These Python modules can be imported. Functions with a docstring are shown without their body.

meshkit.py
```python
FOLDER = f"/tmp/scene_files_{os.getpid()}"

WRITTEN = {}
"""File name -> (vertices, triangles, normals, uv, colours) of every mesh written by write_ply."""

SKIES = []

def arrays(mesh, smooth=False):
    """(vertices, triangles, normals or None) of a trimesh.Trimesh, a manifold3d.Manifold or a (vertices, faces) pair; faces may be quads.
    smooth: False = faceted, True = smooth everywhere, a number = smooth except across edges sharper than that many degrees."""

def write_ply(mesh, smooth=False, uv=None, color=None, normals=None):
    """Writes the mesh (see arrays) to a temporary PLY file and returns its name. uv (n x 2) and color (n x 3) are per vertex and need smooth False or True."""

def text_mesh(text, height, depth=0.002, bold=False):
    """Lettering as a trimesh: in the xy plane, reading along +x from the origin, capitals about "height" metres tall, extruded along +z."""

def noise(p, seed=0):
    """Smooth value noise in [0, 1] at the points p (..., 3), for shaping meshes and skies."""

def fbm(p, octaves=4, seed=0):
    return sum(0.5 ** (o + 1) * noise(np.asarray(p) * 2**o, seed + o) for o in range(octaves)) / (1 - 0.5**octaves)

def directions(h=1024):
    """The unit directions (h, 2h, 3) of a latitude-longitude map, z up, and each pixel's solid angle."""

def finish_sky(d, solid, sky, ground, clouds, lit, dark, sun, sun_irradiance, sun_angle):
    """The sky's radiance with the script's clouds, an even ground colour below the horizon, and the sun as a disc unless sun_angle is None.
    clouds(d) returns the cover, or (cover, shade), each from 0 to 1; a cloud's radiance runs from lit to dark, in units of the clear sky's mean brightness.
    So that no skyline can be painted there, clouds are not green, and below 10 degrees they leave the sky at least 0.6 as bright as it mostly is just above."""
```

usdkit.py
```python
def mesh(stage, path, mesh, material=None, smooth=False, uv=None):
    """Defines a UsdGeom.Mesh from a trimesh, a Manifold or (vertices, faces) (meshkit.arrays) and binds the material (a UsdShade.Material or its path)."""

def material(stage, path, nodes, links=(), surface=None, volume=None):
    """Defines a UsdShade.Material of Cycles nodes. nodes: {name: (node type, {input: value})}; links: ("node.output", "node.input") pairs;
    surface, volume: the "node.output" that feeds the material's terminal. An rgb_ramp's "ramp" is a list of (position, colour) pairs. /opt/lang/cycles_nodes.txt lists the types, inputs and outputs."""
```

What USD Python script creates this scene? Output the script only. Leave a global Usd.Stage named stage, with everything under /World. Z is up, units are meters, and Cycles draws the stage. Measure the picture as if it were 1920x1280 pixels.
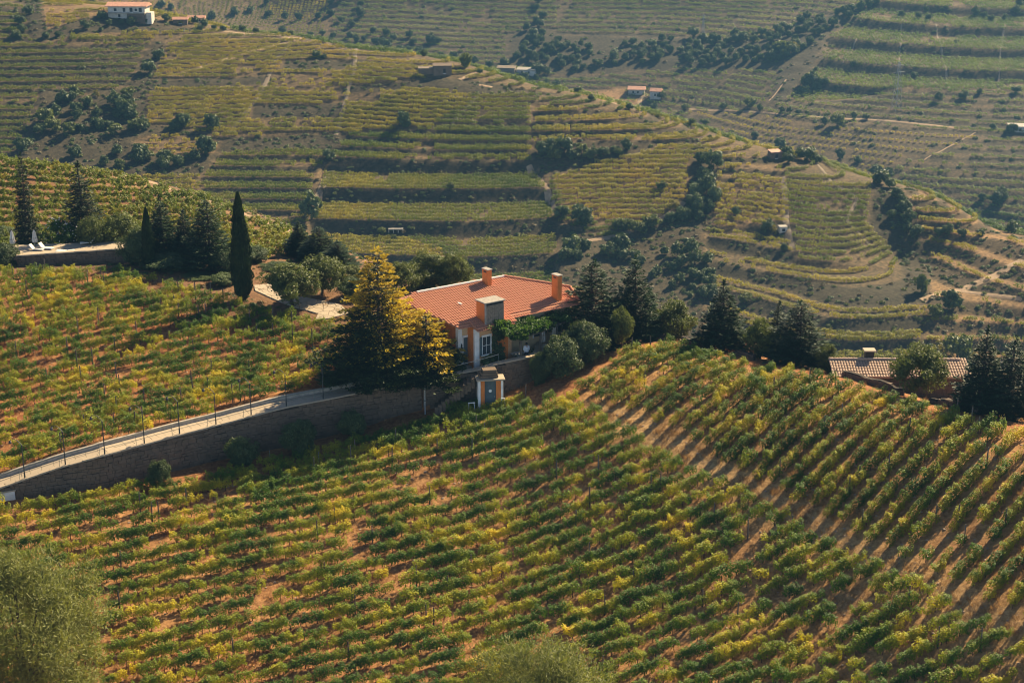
import math, random
import numpy as np, trimesh, usdkit, meshkit
from scipy.interpolate import RBFInterpolator
from scipy.ndimage import gaussian_filter, map_coordinates
from scipy.spatial import cKDTree
import shapely
from pxr import Usd, UsdGeom, UsdLux, UsdShade, Sdf, Gf, Vt

stage = Usd.Stage.CreateInMemory()
UsdGeom.SetStageUpAxis(stage, UsdGeom.Tokens.z)
UsdGeom.SetStageMetersPerUnit(stage, 1.0)
world = UsdGeom.Xform.Define(stage, '/World')
stage.SetDefaultPrim(world.GetPrim())
UsdGeom.Scope.Define(stage, '/World/Looks')

# ---------------------------------------------------------------- camera, sky, sun
CAM_H, PITCH, F = 43.6, math.radians(18.0), 2954.0      # F: focal length in pixels of a 1920 wide picture
cam = UsdGeom.Camera.Define(stage, '/World/camera')
cam.CreateHorizontalApertureAttr(36.0)
cam.CreateVerticalApertureAttr(24.0)
cam.CreateFocalLengthAttr(36.0 * F / 1920)
cam.CreateClippingRangeAttr(Gf.Vec2f(1.0, 5000.0))
cam.AddTranslateOp().Set(Gf.Vec3d(0, 0, CAM_H))
cam.AddRotateXOp().Set(90 - math.degrees(PITCH))
cam.CreateExposureAttr(1.55)
SUN_AZ, SUN_EL = math.radians(43.0), math.radians(38.0)
M = lambda name, *a, **k: usdkit.material(stage, '/World/Looks/' + name, *a, **k)
dome = UsdLux.DomeLight.Define(stage, '/World/sky')
dome.GetPrim().SetCustomDataByKey('kind', 'structure')
skymat = M('sky_look', {'s': ('sky_texture', {'sky_type': 'single_scattering', 'sun_disc': False, 'sun_elevation': SUN_EL, 'sun_rotation': SUN_AZ, 'aerosol_density': 0.6, 'air_density': 0.8}),
                        'b': ('background_shader', {'strength': 0.05})}, [('s.color', 'b.color')], surface='b.background')
UsdShade.MaterialBindingAPI.Apply(dome.GetPrim()).Bind(skymat)
sun = UsdLux.DistantLight.Define(stage, '/World/sun')
sun.CreateIntensityAttr(1.25)
sun.CreateAngleAttr(0.53)
sun.CreateNormalizeAttr(True)
sun.CreateColorAttr(Gf.Vec3f(1.0, 0.80, 0.50))
sun.AddRotateZOp().Set(-math.degrees(SUN_AZ))
sun.AddRotateXOp().Set(90 + math.degrees(SUN_EL) - 180)   # -z then points down and away from the sun

# ---------------------------------------------------------------- picture geometry: pixel + depth to a point, ray to ground
SP, CP = math.sin(PITCH), math.cos(PITCH)
CAM = np.array([0, 0, CAM_H])
def ray(px, py):
    u, v = (np.asarray(px, float) - 960) / F, (640 - np.asarray(py, float)) / F
    return np.stack([u, CP + v * SP, -SP + v * CP], -1)
def up(px, py, Z):
    return CAM + ray(px, py) * np.asarray(Z, float)[..., None]
def proj(P):
    P = np.asarray(P, float) - CAM
    fw = P[..., 1] * CP - P[..., 2] * SP
    upc = P[..., 1] * SP + P[..., 2] * CP
    return 960 + F * P[..., 0] / fw, 640 - F * upc / fw, fw
def inpoly(poly, x, y):
    x, y = np.asarray(x), np.asarray(y)
    return shapely.contains_xy(shapely.Polygon(poly).buffer(0), x, y)
def fbm2(x, y, s, seed=0, octaves=3):
    return meshkit.fbm(np.stack([np.asarray(x) * s, np.asarray(y) * s, np.zeros_like(np.asarray(x, float))], -1), octaves, seed)

# ---------------------------------------------------------------- ground shape
def fit(pts, smoothing=0.3):
    pts = np.array(pts, float)
    return RBFInterpolator(pts[:, :2], pts[:, 2], kernel='thin_plate_spline', smoothing=smoothing)
def cps(rows):
    return [up(a, b, np.array(c)) for a, b, c in rows]
def fall(rows, steps):
    return [p + np.array([0, dy, dz]) for p in cps(rows) for dy, dz in steps]

low = cps([(-250,1280,104),(0,1280,104),(480,1280,105),(960,1280,104.5),(1440,1280,101),(1920,1280,96),(2150,1280,94),(0,1600,88),(960,1600,90),(1920,1600,84),
           (-200,955,116),(0,943,119),(197,925,121),(406,872,126),(607,830,129.5),(790,775,132),(920,752,133),(960,1000,118),(1060,740,131),(1100,720,132),
           (1180,652,138),(1250,641,139),(1400,674,134),(1600,714,127),(1780,767,120),(1920,800,115),(2150,850,108),
           (1300,830,122),(1560,1010,110),(1850,1150,100),(1920,1000,105),(2150,1050,100),(480,1000,117.5),(300,1150,110)])
crest = [(1180,652,138),(1250,641,139),(1400,674,134),(1600,714,127),(1780,767,120),(1920,800,115),(2150,850,108)]
low += fall(crest, [(6,-1.6),(16,-4.5),(40,-20),(80,-50)])
low += fall([(0,943,119),(400,870,126),(790,775,132)], [(15,0.0),(60,-10)])
low += [np.array([x, 145 + 0.0 * x, 0.4]) for x in (-5, 4)] + [np.array([x, 190., -30]) for x in (-60, -30, 0, 20)] + [np.array([x, 240., -75]) for x in (-60, -30, 0, 30)]
zlow = fit(low)

WALL_TOP = [(-120,956),(0,915),(47,898),(123,873),(197,853),(272,833),(338,815),(406,798),(472,780),(538,763),(607,750),(700,731),(780,714)]
WALL_Z = [(-120,116.5),(0,119),(197,121),(406,126),(607,129.5),(790,132)]
def wall_plan(px):
    """plan point of the retaining wall's face in picture column px, and the height of its top edge"""
    Z = np.interp(px, *zip(*WALL_Z)); py = np.interp(px, *zip(*WALL_TOP))
    return up(px, py, np.array(Z))
wall_line = np.array([wall_plan(px) for px in np.linspace(-120, 780, 46)])

upr = [p for p in wall_line[::4]]
upr += [p + np.array([-.6, 1.4, .05]) for p in wall_line[::4]]
upr += cps([(862,690,134),(920,677,137.5),(1000,664,140),(820,697,134.2),(-150,520,155),(0,520,153),(200,522,151),(455,566,146.5),(620,602,142),(200,700,135),(60,640,140),(450,680,136.5),(560,560,147.5),
            (300,465,168),(60,465,168),(-150,465,168),(200,390,184),(60,370,187),(400,430,176),(0,300,200),(-150,290,202),(200,325,198),(420,385,188),(560,440,178),(650,480,170),(700,512,160),(860,545,151),(1000,560,150)])
upr += fall([(-150,290,202),(0,300,200),(200,325,198),(420,385,188),(560,440,178),(650,480,170),(720,505,166)], [(8,-2.0),(18,-7),(45,-28),(90,-70)])
upr += [np.array([x, 178., -12]) for x in (0, 14)] + [np.array([x, 215., -45]) for x in (-10, 20)]
zupr = fit(upr, 0.15)

# far hills
far = cps([(-300,300,402),(0,300,400),(-300,0,505),(0,0,500),(300,100,455),(600,400,385),(600,250,420),(600,100,460),(1000,450,378),(1000,300,408),(1000,160,440),(300,300,405),(250,20,478),
           (850,500,366),(1150,460,380),(1400,560,350),(1600,620,332),(1600,450,372),(1400,400,388),(1250,330,404),(1500,330,400),(1640,342,415),(1400,268,425),(1250,222,432),(1100,182,438),
           (880,122,450),(690,92,462),(560,70,470),(420,55,478),(1900,650,330),(1920,450,366),(1800,390,385),(1750,560,345),(1690,480,372),(2250,650,322),(2250,450,360)])
dcrest = [(420,55,478),(560,70,470),(690,92,462),(880,122,450),(1000,160,440),(1100,182,438),(1250,222,432),(1400,268,425),(1520,300,420),(1640,342,415),(1800,390,388),(1920,447,370),(2250,470,362)]
far += fall(dcrest, [(10,-1.2),(25,-7),(60,-27),(95,-42)])
far += [np.array([x, 290., -74]) for x in (-150, -80, -20, 40, 90, 150)]
far += [up(a, b, np.array(c)) for a, b, c in [(1200,170,680),(1100,205,668),(1300,190,665),(1450,165,655),(1700,215,610),(1920,240,595),(1920,330,560),(1700,310,570),(1500,235,612),(2300,330,550),(2300,150,640),
          (1200,90,715),(1450,80,700),(1700,100,662),(1920,100,655),(1000,100,712),(800,60,735),(1200,0,760),(1500,0,745),(1750,0,712),(1920,0,705),(800,0,765),(500,0,790),(620,30,760),(2300,0,690)]]
far += [np.array([x, 830., 0]) for x in (-260, -160, -60, 60, 160, 260)] + [np.array([x, 960., 45]) for x in (-300, -120, 60, 300)]
zfar = fit(far, 1.0)

# ---------------------------------------------------------------- helpers for prims
used = {}
def numbered(parent, name):
    k = (parent, name); used[k] = used.get(k, -1) + 1
    return f'{parent}/{name}' + (f'_{used[k]:03d}' if used[k] else '')
def path_of(o):
    return str(o.GetPath()) if o is not None else '/World'
def setdata(prim, label=None, cat=None, group=None, kind=None):
    for k, v in (('label', label), ('category', cat), ('group', group), ('kind', kind)):
        if v: prim.SetCustomDataByKey(k, v)
    return prim
def obj(name, mesh, mat, parent=None, smooth=False, **data):
    p = usdkit.mesh(stage, numbered(path_of(parent), name), mesh, mat, smooth=smooth).GetPrim()
    return setdata(p, **data)
def thing(name, loc=(0, 0, 0), rotz=0.0, scale=None, **data):
    x = UsdGeom.Xform.Define(stage, numbered('/World', name))
    x.AddTranslateOp().Set(Gf.Vec3d(*map(float, loc)))
    if rotz: x.AddRotateZOp().Set(math.degrees(rotz))
    if scale is not None: x.AddScaleOp().Set(Gf.Vec3f(*map(float, np.broadcast_to(scale, 3))))
    return setdata(x.GetPrim(), **data)
stage.CreateClassPrim('/World/library')
def proto(name):
    return UsdGeom.Xform.Define(stage, '/World/library/' + name).GetPrim()
def part(name, mesh, mat, parent, smooth=False, **data):
    return obj(name, mesh, mat, parent, smooth, **data)
def copy(src, name, loc, rotz=0.0, scale=None, **data):
    t = thing(name, loc, rotz, scale, **data)
    t.GetReferences().AddInternalReference(src.GetPath()); t.SetInstanceable(True)
    return t
def cat(ms):
    ms = [m for m in ms if m is not None]
    vs, fs, n = [], [], 0
    for m in ms:
        v, f = (m.vertices, m.faces) if hasattr(m, 'vertices') else m
        vs.append(np.asarray(v)); fs.append(np.asarray(f) + n); n += len(v)
    return (np.vstack(vs), np.vstack(fs))
def bx(x0, x1, y0, y1, z0, z1):
    m = trimesh.creation.box([abs(x1 - x0), abs(y1 - y0), abs(z1 - z0)])
    m.apply_translation([(x0 + x1) / 2, (y0 + y1) / 2, (z0 + z1) / 2])
    return m
def bev(x0, x1, y0, y1, z0, z1, r=0.02):
    """box with chamfered edges"""
    pts = []
    for sx in (0, 1):
        for sy in (0, 1):
            for sz in (0, 1):
                x, y, z = (x0, x1)[sx], (y0, y1)[sy], (z0, z1)[sz]
                dx, dy, dz = (r, -r)[sx], (r, -r)[sy], (r, -r)[sz]
                pts += [(x + dx, y + dy, z), (x + dx, y, z + dz), (x, y + dy, z + dz)]
    return trimesh.convex.convex_hull(np.array(pts))
def tube(pts, r, n=6):
    pts = np.asarray(pts, float); r = np.broadcast_to(r, len(pts))
    t = np.gradient(pts, axis=0); t /= np.linalg.norm(t, axis=1, keepdims=True) + 1e-9
    ref = np.where(np.abs(t[:, 2:3]) > 0.9, [[1., 0, 0]], [[0, 0, 1.]])
    a = np.cross(t, ref); a /= np.linalg.norm(a, axis=1, keepdims=True) + 1e-9
    b = np.cross(t, a)
    ang = np.linspace(0, 2 * np.pi, n, endpoint=False)
    ring = pts[:, None] + r[:, None, None] * (np.cos(ang)[None, :, None] * a[:, None] + np.sin(ang)[None, :, None] * b[:, None])
    v = ring.reshape(-1, 3); f = []
    for i in range(len(pts) - 1):
        for k in range(n):
            p, q = i * n + k, i * n + (k + 1) % n
            f += [(p, q, q + n), (p, q + n, p + n)]
    for base, rev in ((0, False), ((len(pts) - 1) * n, True)):
        for k in range(1, n - 1):
            tri = (base, base + k + 1, base + k)
            f.append(tri[::-1] if rev else tri)
    return v, np.array(f)
def leaves(c, d, nrm, l, w, fold=0.15):
    """one folded diamond per row"""
    c = np.asarray(c, float); n = len(c)
    d = d / (np.linalg.norm(d, axis=1, keepdims=True) + 1e-9)
    s = np.cross(d, nrm); s /= np.linalg.norm(s, axis=1, keepdims=True) + 1e-9
    nn = np.cross(s, d)
    l, w = np.broadcast_to(l, n)[:, None], np.broadcast_to(w, n)[:, None]
    v = np.stack([c - d * l / 2, c + s * w / 2 + nn * w * fold, c + d * l / 2, c - s * w / 2 + nn * w * fold], 1).reshape(-1, 3)
    k = np.arange(n)[:, None] * 4
    return v, np.vstack([k + [0, 1, 2], k + [0, 2, 3]])
def unit(rng, n):
    v = rng.normal(size=(n, 3)); return v / np.linalg.norm(v, axis=1, keepdims=True)

# ---------------------------------------------------------------- materials
def foliage(name, ramp, patch=0.12, wpatch=0.5, wisl=0.35, wobj=0.15, trans=0.35, rough=0.55, tint=(1.25, 1.2, 0.5), spec=0.3):
    return M(name, {
        'g': ('geometry', {}), 'o': ('object_info', {}),
        'n': ('noise_texture', {'scale': patch, 'detail': 3.0, 'roughness': 0.6}),
        'nc': ('map_range', {'from_min': 0.3, 'from_max': 0.7, 'to_min': 0.0, 'to_max': 1.0, 'clamp': True}),
        'a': ('math', {'math_type': 'multiply', 'value2': wpatch}),
        'b': ('math', {'math_type': 'multiply_add', 'value2': wisl}),
        'c': ('math', {'math_type': 'multiply_add', 'value2': wobj}),
        'r': ('rgb_ramp', {'ramp': ramp}),
        'p': ('principled_bsdf', {'roughness': rough, 'specular_ior_level': spec}),
        'tc': ('mix_color', {'blend_type': 'multiply', 'fac': 1.0, 'b': tint, 'use_clamp': False}),
        't': ('translucent_bsdf', {}), 'm': ('mix_closure', {'fac': trans})},
        [('g.position', 'n.vector'), ('n.fac', 'nc.value'), ('nc.result', 'a.value1'), ('g.random_per_island', 'b.value1'), ('a.value', 'b.value3'),
         ('o.random', 'c.value1'), ('b.value', 'c.value3'), ('c.value', 'r.fac'), ('r.color', 'p.base_color'), ('r.color', 'tc.a'), ('tc.result', 't.color'),
         ('p.BSDF', 'm.closure1'), ('t.BSDF', 'm.closure2')], surface='m.closure')
def plain(name, col, rough=0.7, var=0.25, scale=4.0, bump=0.0, bscale=20.0, spec=0.3, metallic=0.0, col2=None):
    c = np.array(col, float); c2 = np.array(col2) if col2 is not None else c * (1 - var)
    nodes = {'g': ('geometry', {}), 'n': ('noise_texture', {'scale': scale, 'detail': 4.0, 'roughness': 0.65}),
             'nc': ('map_range', {'from_min': 0.35, 'from_max': 0.65, 'to_min': 0.0, 'to_max': 1.0, 'clamp': True}),
             'mx': ('mix_color', {'a': tuple(c), 'b': tuple(c2)}), 'p': ('principled_bsdf', {'roughness': rough, 'specular_ior_level': spec, 'metallic': metallic})}
    links = [('g.position', 'n.vector'), ('n.fac', 'nc.value'), ('nc.result', 'mx.fac'), ('mx.result', 'p.base_color')]
    if bump:
        nodes['bn'] = ('noise_texture', {'scale': bscale, 'detail': 4.0}); nodes['bp'] = ('bump', {'strength': bump, 'distance': 0.05})
        links += [('g.position', 'bn.vector'), ('bn.fac', 'bp.height'), ('bp.normal', 'p.normal')]
    return M(name, nodes, links, surface='p.BSDF')
def island(name, ramp, rough=0.8, bump=0.3, bscale=14.0, nscale=1.2, wisl=0.7):
    """one tone per loose piece (stones, tiles) plus a little weathering"""
    return M(name, {'g': ('geometry', {}), 'n': ('noise_texture', {'scale': nscale, 'detail': 5.0, 'roughness': 0.7}),
                    'a': ('math', {'math_type': 'multiply', 'value2': 1 - wisl}), 'b': ('math', {'math_type': 'multiply_add', 'value2': wisl}),
                    'r': ('rgb_ramp', {'ramp': ramp}), 'bn': ('noise_texture', {'scale': bscale, 'detail': 4.0}), 'bp': ('bump', {'strength': bump, 'distance': 0.03}),
                    'p': ('principled_bsdf', {'roughness': rough, 'specular_ior_level': 0.25})},
             [('g.position', 'n.vector'), ('n.fac', 'a.value1'), ('g.random_per_island', 'b.value1'), ('a.value', 'b.value3'), ('b.value', 'r.fac'), ('r.color', 'p.base_color'),
              ('g.position', 'bn.vector'), ('bn.fac', 'bp.height'), ('bp.normal', 'p.normal')], surface='p.BSDF')

VINE = [(0.0, (0.034, 0.085, 0.012)), (0.20, (0.08, 0.16, 0.015)), (0.33, (0.27, 0.30, 0.020)), (0.49, (0.62, 0.50, 0.028)), (0.63, (0.72, 0.42, 0.026)), (0.77, (0.68, 0.23, 0.026)), (0.90, (0.52, 0.11, 0.022)), (1.0, (0.34, 0.06, 0.02))]
mat_vine = foliage('vine_leaf', VINE, patch=0.34, wpatch=0.42, wisl=0.62, wobj=0.10, trans=0.42)
mat_vine_gold = foliage('golden_vine_leaf', [(0.0, (0.11, 0.15, 0.016)), (0.4, (0.28, 0.26, 0.022)), (0.75, (0.42, 0.30, 0.026)), (1.0, (0.46, 0.18, 0.026))], patch=0.08, trans=0.4)
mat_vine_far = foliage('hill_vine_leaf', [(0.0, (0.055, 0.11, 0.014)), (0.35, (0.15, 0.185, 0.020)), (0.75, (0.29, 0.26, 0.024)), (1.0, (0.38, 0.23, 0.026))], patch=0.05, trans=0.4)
mat_vine_blue = foliage('distant_vine_leaf', [(0.0, (0.065, 0.125, 0.026)), (0.6, (0.16, 0.21, 0.034)), (1.0, (0.27, 0.25, 0.045))], patch=0.03, trans=0.4)  # bluer green: distance haze put into the leaf colour
mat_conifer = foliage('cedar_needles', [(0.0, (0.012, 0.030, 0.012)), (0.5, (0.026, 0.055, 0.018)), (1.0, (0.050, 0.085, 0.026))], patch=0.5, trans=0.12, rough=0.6)
mat_spruce = foliage('spruce_needles', [(0.0, (0.012, 0.024, 0.010)), (0.6, (0.024, 0.044, 0.016)), (1.0, (0.045, 0.070, 0.022))], patch=0.6, trans=0.1, rough=0.6)
mat_cypress = foliage('cypress_needles', [(0.0, (0.012, 0.026, 0.008)), (0.6, (0.026, 0.050, 0.014)), (1.0, (0.050, 0.080, 0.018))], patch=0.8, trans=0.1)
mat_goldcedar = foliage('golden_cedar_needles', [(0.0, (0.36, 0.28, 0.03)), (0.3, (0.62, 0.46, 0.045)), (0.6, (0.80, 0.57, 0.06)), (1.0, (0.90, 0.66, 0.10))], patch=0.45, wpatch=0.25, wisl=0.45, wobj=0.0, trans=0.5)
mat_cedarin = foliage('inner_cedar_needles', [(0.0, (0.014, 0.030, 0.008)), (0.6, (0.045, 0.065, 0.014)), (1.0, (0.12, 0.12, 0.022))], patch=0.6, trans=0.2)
mat_olive = foliage('olive_leaf', [(0.0, (0.070, 0.092, 0.026)), (0.5, (0.16, 0.185, 0.048)), (0.85, (0.26, 0.27, 0.075)), (1.0, (0.36, 0.36, 0.17))], patch=0.5, wpatch=0.25, wisl=0.6, wobj=0.15, trans=0.32, tint=(1.15, 1.15, 0.6))
mat_near_olive = foliage('sunny_olive_leaf', [(0.0, (0.11, 0.13, 0.035)), (0.5, (0.26, 0.27, 0.075)), (0.85, (0.40, 0.39, 0.13)), (1.0, (0.56, 0.54, 0.28))], patch=0.5, wpatch=0.3, wisl=0.6, wobj=0.1, trans=0.4, tint=(1.15, 1.15, 0.6))
mat_bush = foliage('bush_leaf', [(0.0, (0.042, 0.068, 0.026)), (0.5, (0.095, 0.13, 0.046)), (1.0, (0.18, 0.205, 0.075))], patch=0.3, wpatch=0.3, wisl=0.4, wobj=0.3, trans=0.2)
mat_scrub = foliage('dry_scrub', [(0.0, (0.07, 0.06, 0.03)), (0.5, (0.13, 0.10, 0.045)), (1.0, (0.22, 0.16, 0.08))], patch=0.4, trans=0.2)
mat_goldbush = foliage('autumn_bush_leaf', [(0.0, (0.10, 0.10, 0.02)), (0.5, (0.20, 0.17, 0.025)), (1.0, (0.30, 0.20, 0.03))], patch=0.4, trans=0.35)
mat_climber = foliage('climber_leaf', [(0.0, (0.020, 0.055, 0.010)), (0.5, (0.055, 0.115, 0.018)), (1.0, (0.12, 0.19, 0.03))], patch=0.8, trans=0.4)
mat_flower = plain('white_flower', (0.62, 0.60, 0.55), var=0.1)
mat_bark = plain('bark', (0.085, 0.062, 0.045), rough=0.9, var=0.45, scale=6, bump=0.5)
mat_vinewood = plain('vine_wood', (0.055, 0.038, 0.028), rough=0.9, var=0.4)
mat_post = plain('weathered_post', (0.10, 0.082, 0.066), rough=0.85, var=0.4)
mat_straw = foliage('dry_grass', [(0.0, (0.20, 0.11, 0.04)), (0.5, (0.33, 0.20, 0.08)), (1.0, (0.46, 0.31, 0.13))], patch=0.3, trans=0.3, tint=(1, 0.95, 0.8))
mat_weed = foliage('red_weed', [(0.0, (0.16, 0.05, 0.02)), (0.5, (0.26, 0.10, 0.03)), (1.0, (0.20, 0.14, 0.04))], patch=0.4, trans=0.3, tint=(1, 0.95, 0.8))

mat_chip = plain('schist_chip', (0.34, 0.25, 0.18), rough=0.9, var=0.5, scale=0.8)
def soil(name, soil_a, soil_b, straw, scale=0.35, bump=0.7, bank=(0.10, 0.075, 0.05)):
    """ground: two soils in patches, clods, straw where primvar tint.x says, bank earth darkened by painted shade where tint.y says"""
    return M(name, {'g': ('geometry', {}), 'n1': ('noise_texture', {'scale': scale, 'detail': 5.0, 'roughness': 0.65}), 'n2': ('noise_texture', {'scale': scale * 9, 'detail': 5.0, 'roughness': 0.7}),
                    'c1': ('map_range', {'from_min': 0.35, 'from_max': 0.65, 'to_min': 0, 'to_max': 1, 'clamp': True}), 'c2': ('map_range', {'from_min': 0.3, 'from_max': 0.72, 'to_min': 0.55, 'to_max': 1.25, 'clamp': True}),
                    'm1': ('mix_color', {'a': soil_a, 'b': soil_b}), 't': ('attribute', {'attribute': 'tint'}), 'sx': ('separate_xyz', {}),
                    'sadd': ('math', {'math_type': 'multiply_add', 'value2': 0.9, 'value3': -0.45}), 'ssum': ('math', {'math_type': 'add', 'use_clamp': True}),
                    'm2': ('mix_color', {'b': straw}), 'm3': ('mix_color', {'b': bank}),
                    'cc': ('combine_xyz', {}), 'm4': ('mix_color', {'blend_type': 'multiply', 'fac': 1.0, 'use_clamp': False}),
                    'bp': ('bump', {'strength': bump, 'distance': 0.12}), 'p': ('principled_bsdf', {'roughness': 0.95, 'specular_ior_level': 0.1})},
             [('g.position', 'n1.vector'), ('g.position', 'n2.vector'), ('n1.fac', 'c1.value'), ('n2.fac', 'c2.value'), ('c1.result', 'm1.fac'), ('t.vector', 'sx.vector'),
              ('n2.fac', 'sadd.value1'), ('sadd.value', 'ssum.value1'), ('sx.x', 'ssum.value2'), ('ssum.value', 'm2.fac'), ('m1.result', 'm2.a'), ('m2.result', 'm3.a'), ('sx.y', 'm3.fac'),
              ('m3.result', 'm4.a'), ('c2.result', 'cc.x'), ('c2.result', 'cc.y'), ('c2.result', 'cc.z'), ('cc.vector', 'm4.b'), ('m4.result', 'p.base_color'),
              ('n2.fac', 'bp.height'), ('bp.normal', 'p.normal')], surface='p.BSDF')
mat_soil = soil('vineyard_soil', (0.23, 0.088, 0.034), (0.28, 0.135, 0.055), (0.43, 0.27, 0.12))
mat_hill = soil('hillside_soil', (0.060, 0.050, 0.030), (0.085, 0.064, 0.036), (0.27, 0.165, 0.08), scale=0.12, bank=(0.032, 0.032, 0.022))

# ---------------------------------------------------------------- the ground, as three grids
TERR_LINE = [(790,132.0),(860,132.2),(920,132.7),(965,133.4),(1000,134.6)]
TERR_TOP = [(780,714),(845,703),(905,692),(930,683),(1000,668)]
terr_pts = np.array([up(px, np.interp(px, *zip(*TERR_TOP)), np.array(Z)) for px, Z in TERR_LINE])
front_line = np.vstack([wall_line, terr_pts[1:]])
bench_poly = [(-220, 60)] + [(-220, front_line[0, 1])] + [tuple(p[:2] + np.array([-.2, .42])) for p in front_line] + [(3.4, 137), (9, 150), (16, 240), (-220, 240)]
bench_poly = bench_poly[1:]
path_poly = [tuple(p[:2] + np.array([-.1, .2])) for p in wall_line] + [tuple(p[:2] + np.array([-.95, 2.0])) for p in wall_line[::-1]]
terrace_poly = [tuple(p[:2]) for p in front_line[-9:]] + [(3.2, 137), (1.0, 140), (-10, 131)]

def znear(x, y):
    P = np.c_[np.ravel(x), np.ravel(y)]
    l, u = zlow(P).reshape(np.shape(x)), zupr(P).reshape(np.shape(x))
    m = inpoly(bench_poly, x, y)
    u = np.where(inpoly(path_poly, x, y), u - 0.25, u)
    u = np.where(inpoly(terrace_poly, x, y), np.minimum(u, -0.45), u)
    return np.where(m, u, l)
def lin(a, b, s): return np.linspace(a, b, int(round((b - a) / s)) + 1)
GX, GY = {}, {}
GX['a'], GY['a'] = lin(-82, 82, .5), lin(62, 232, .5)
GX['b'], GY['b'] = lin(-186, 186, .8), lin(228, 528, .8)
GX['c'], GY['c'] = lin(-340, 340, 2.), lin(526, 1000, 2.)
GRID, Q, LV, REG = {}, {}, {}, {}
for k in 'abc':
    X, Y = np.meshgrid(GX[k], GY[k])
    zf = zfar(np.c_[X.ravel(), Y.ravel()]).reshape(X.shape) + 1.6 * (fbm2(X, Y, 0.025, 3) - .5)
    FARA = zf
    if k == 'a': z = np.maximum(znear(X, Y), zf) + 0.22 * (fbm2(X, Y, 0.5, 5) - .5)
    else: z = zf
    GRID[k] = z

dc = np.array([up(a, b, np.array(c)) for a, b, c in dcrest])
dc = dc[np.argsort(dc[:, 0])]
def front_of_crest(x, y):
    return y < np.where(x < dc[0, 0], 1e9, np.interp(x, dc[:, 0], dc[:, 1])) + 1.5
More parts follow.
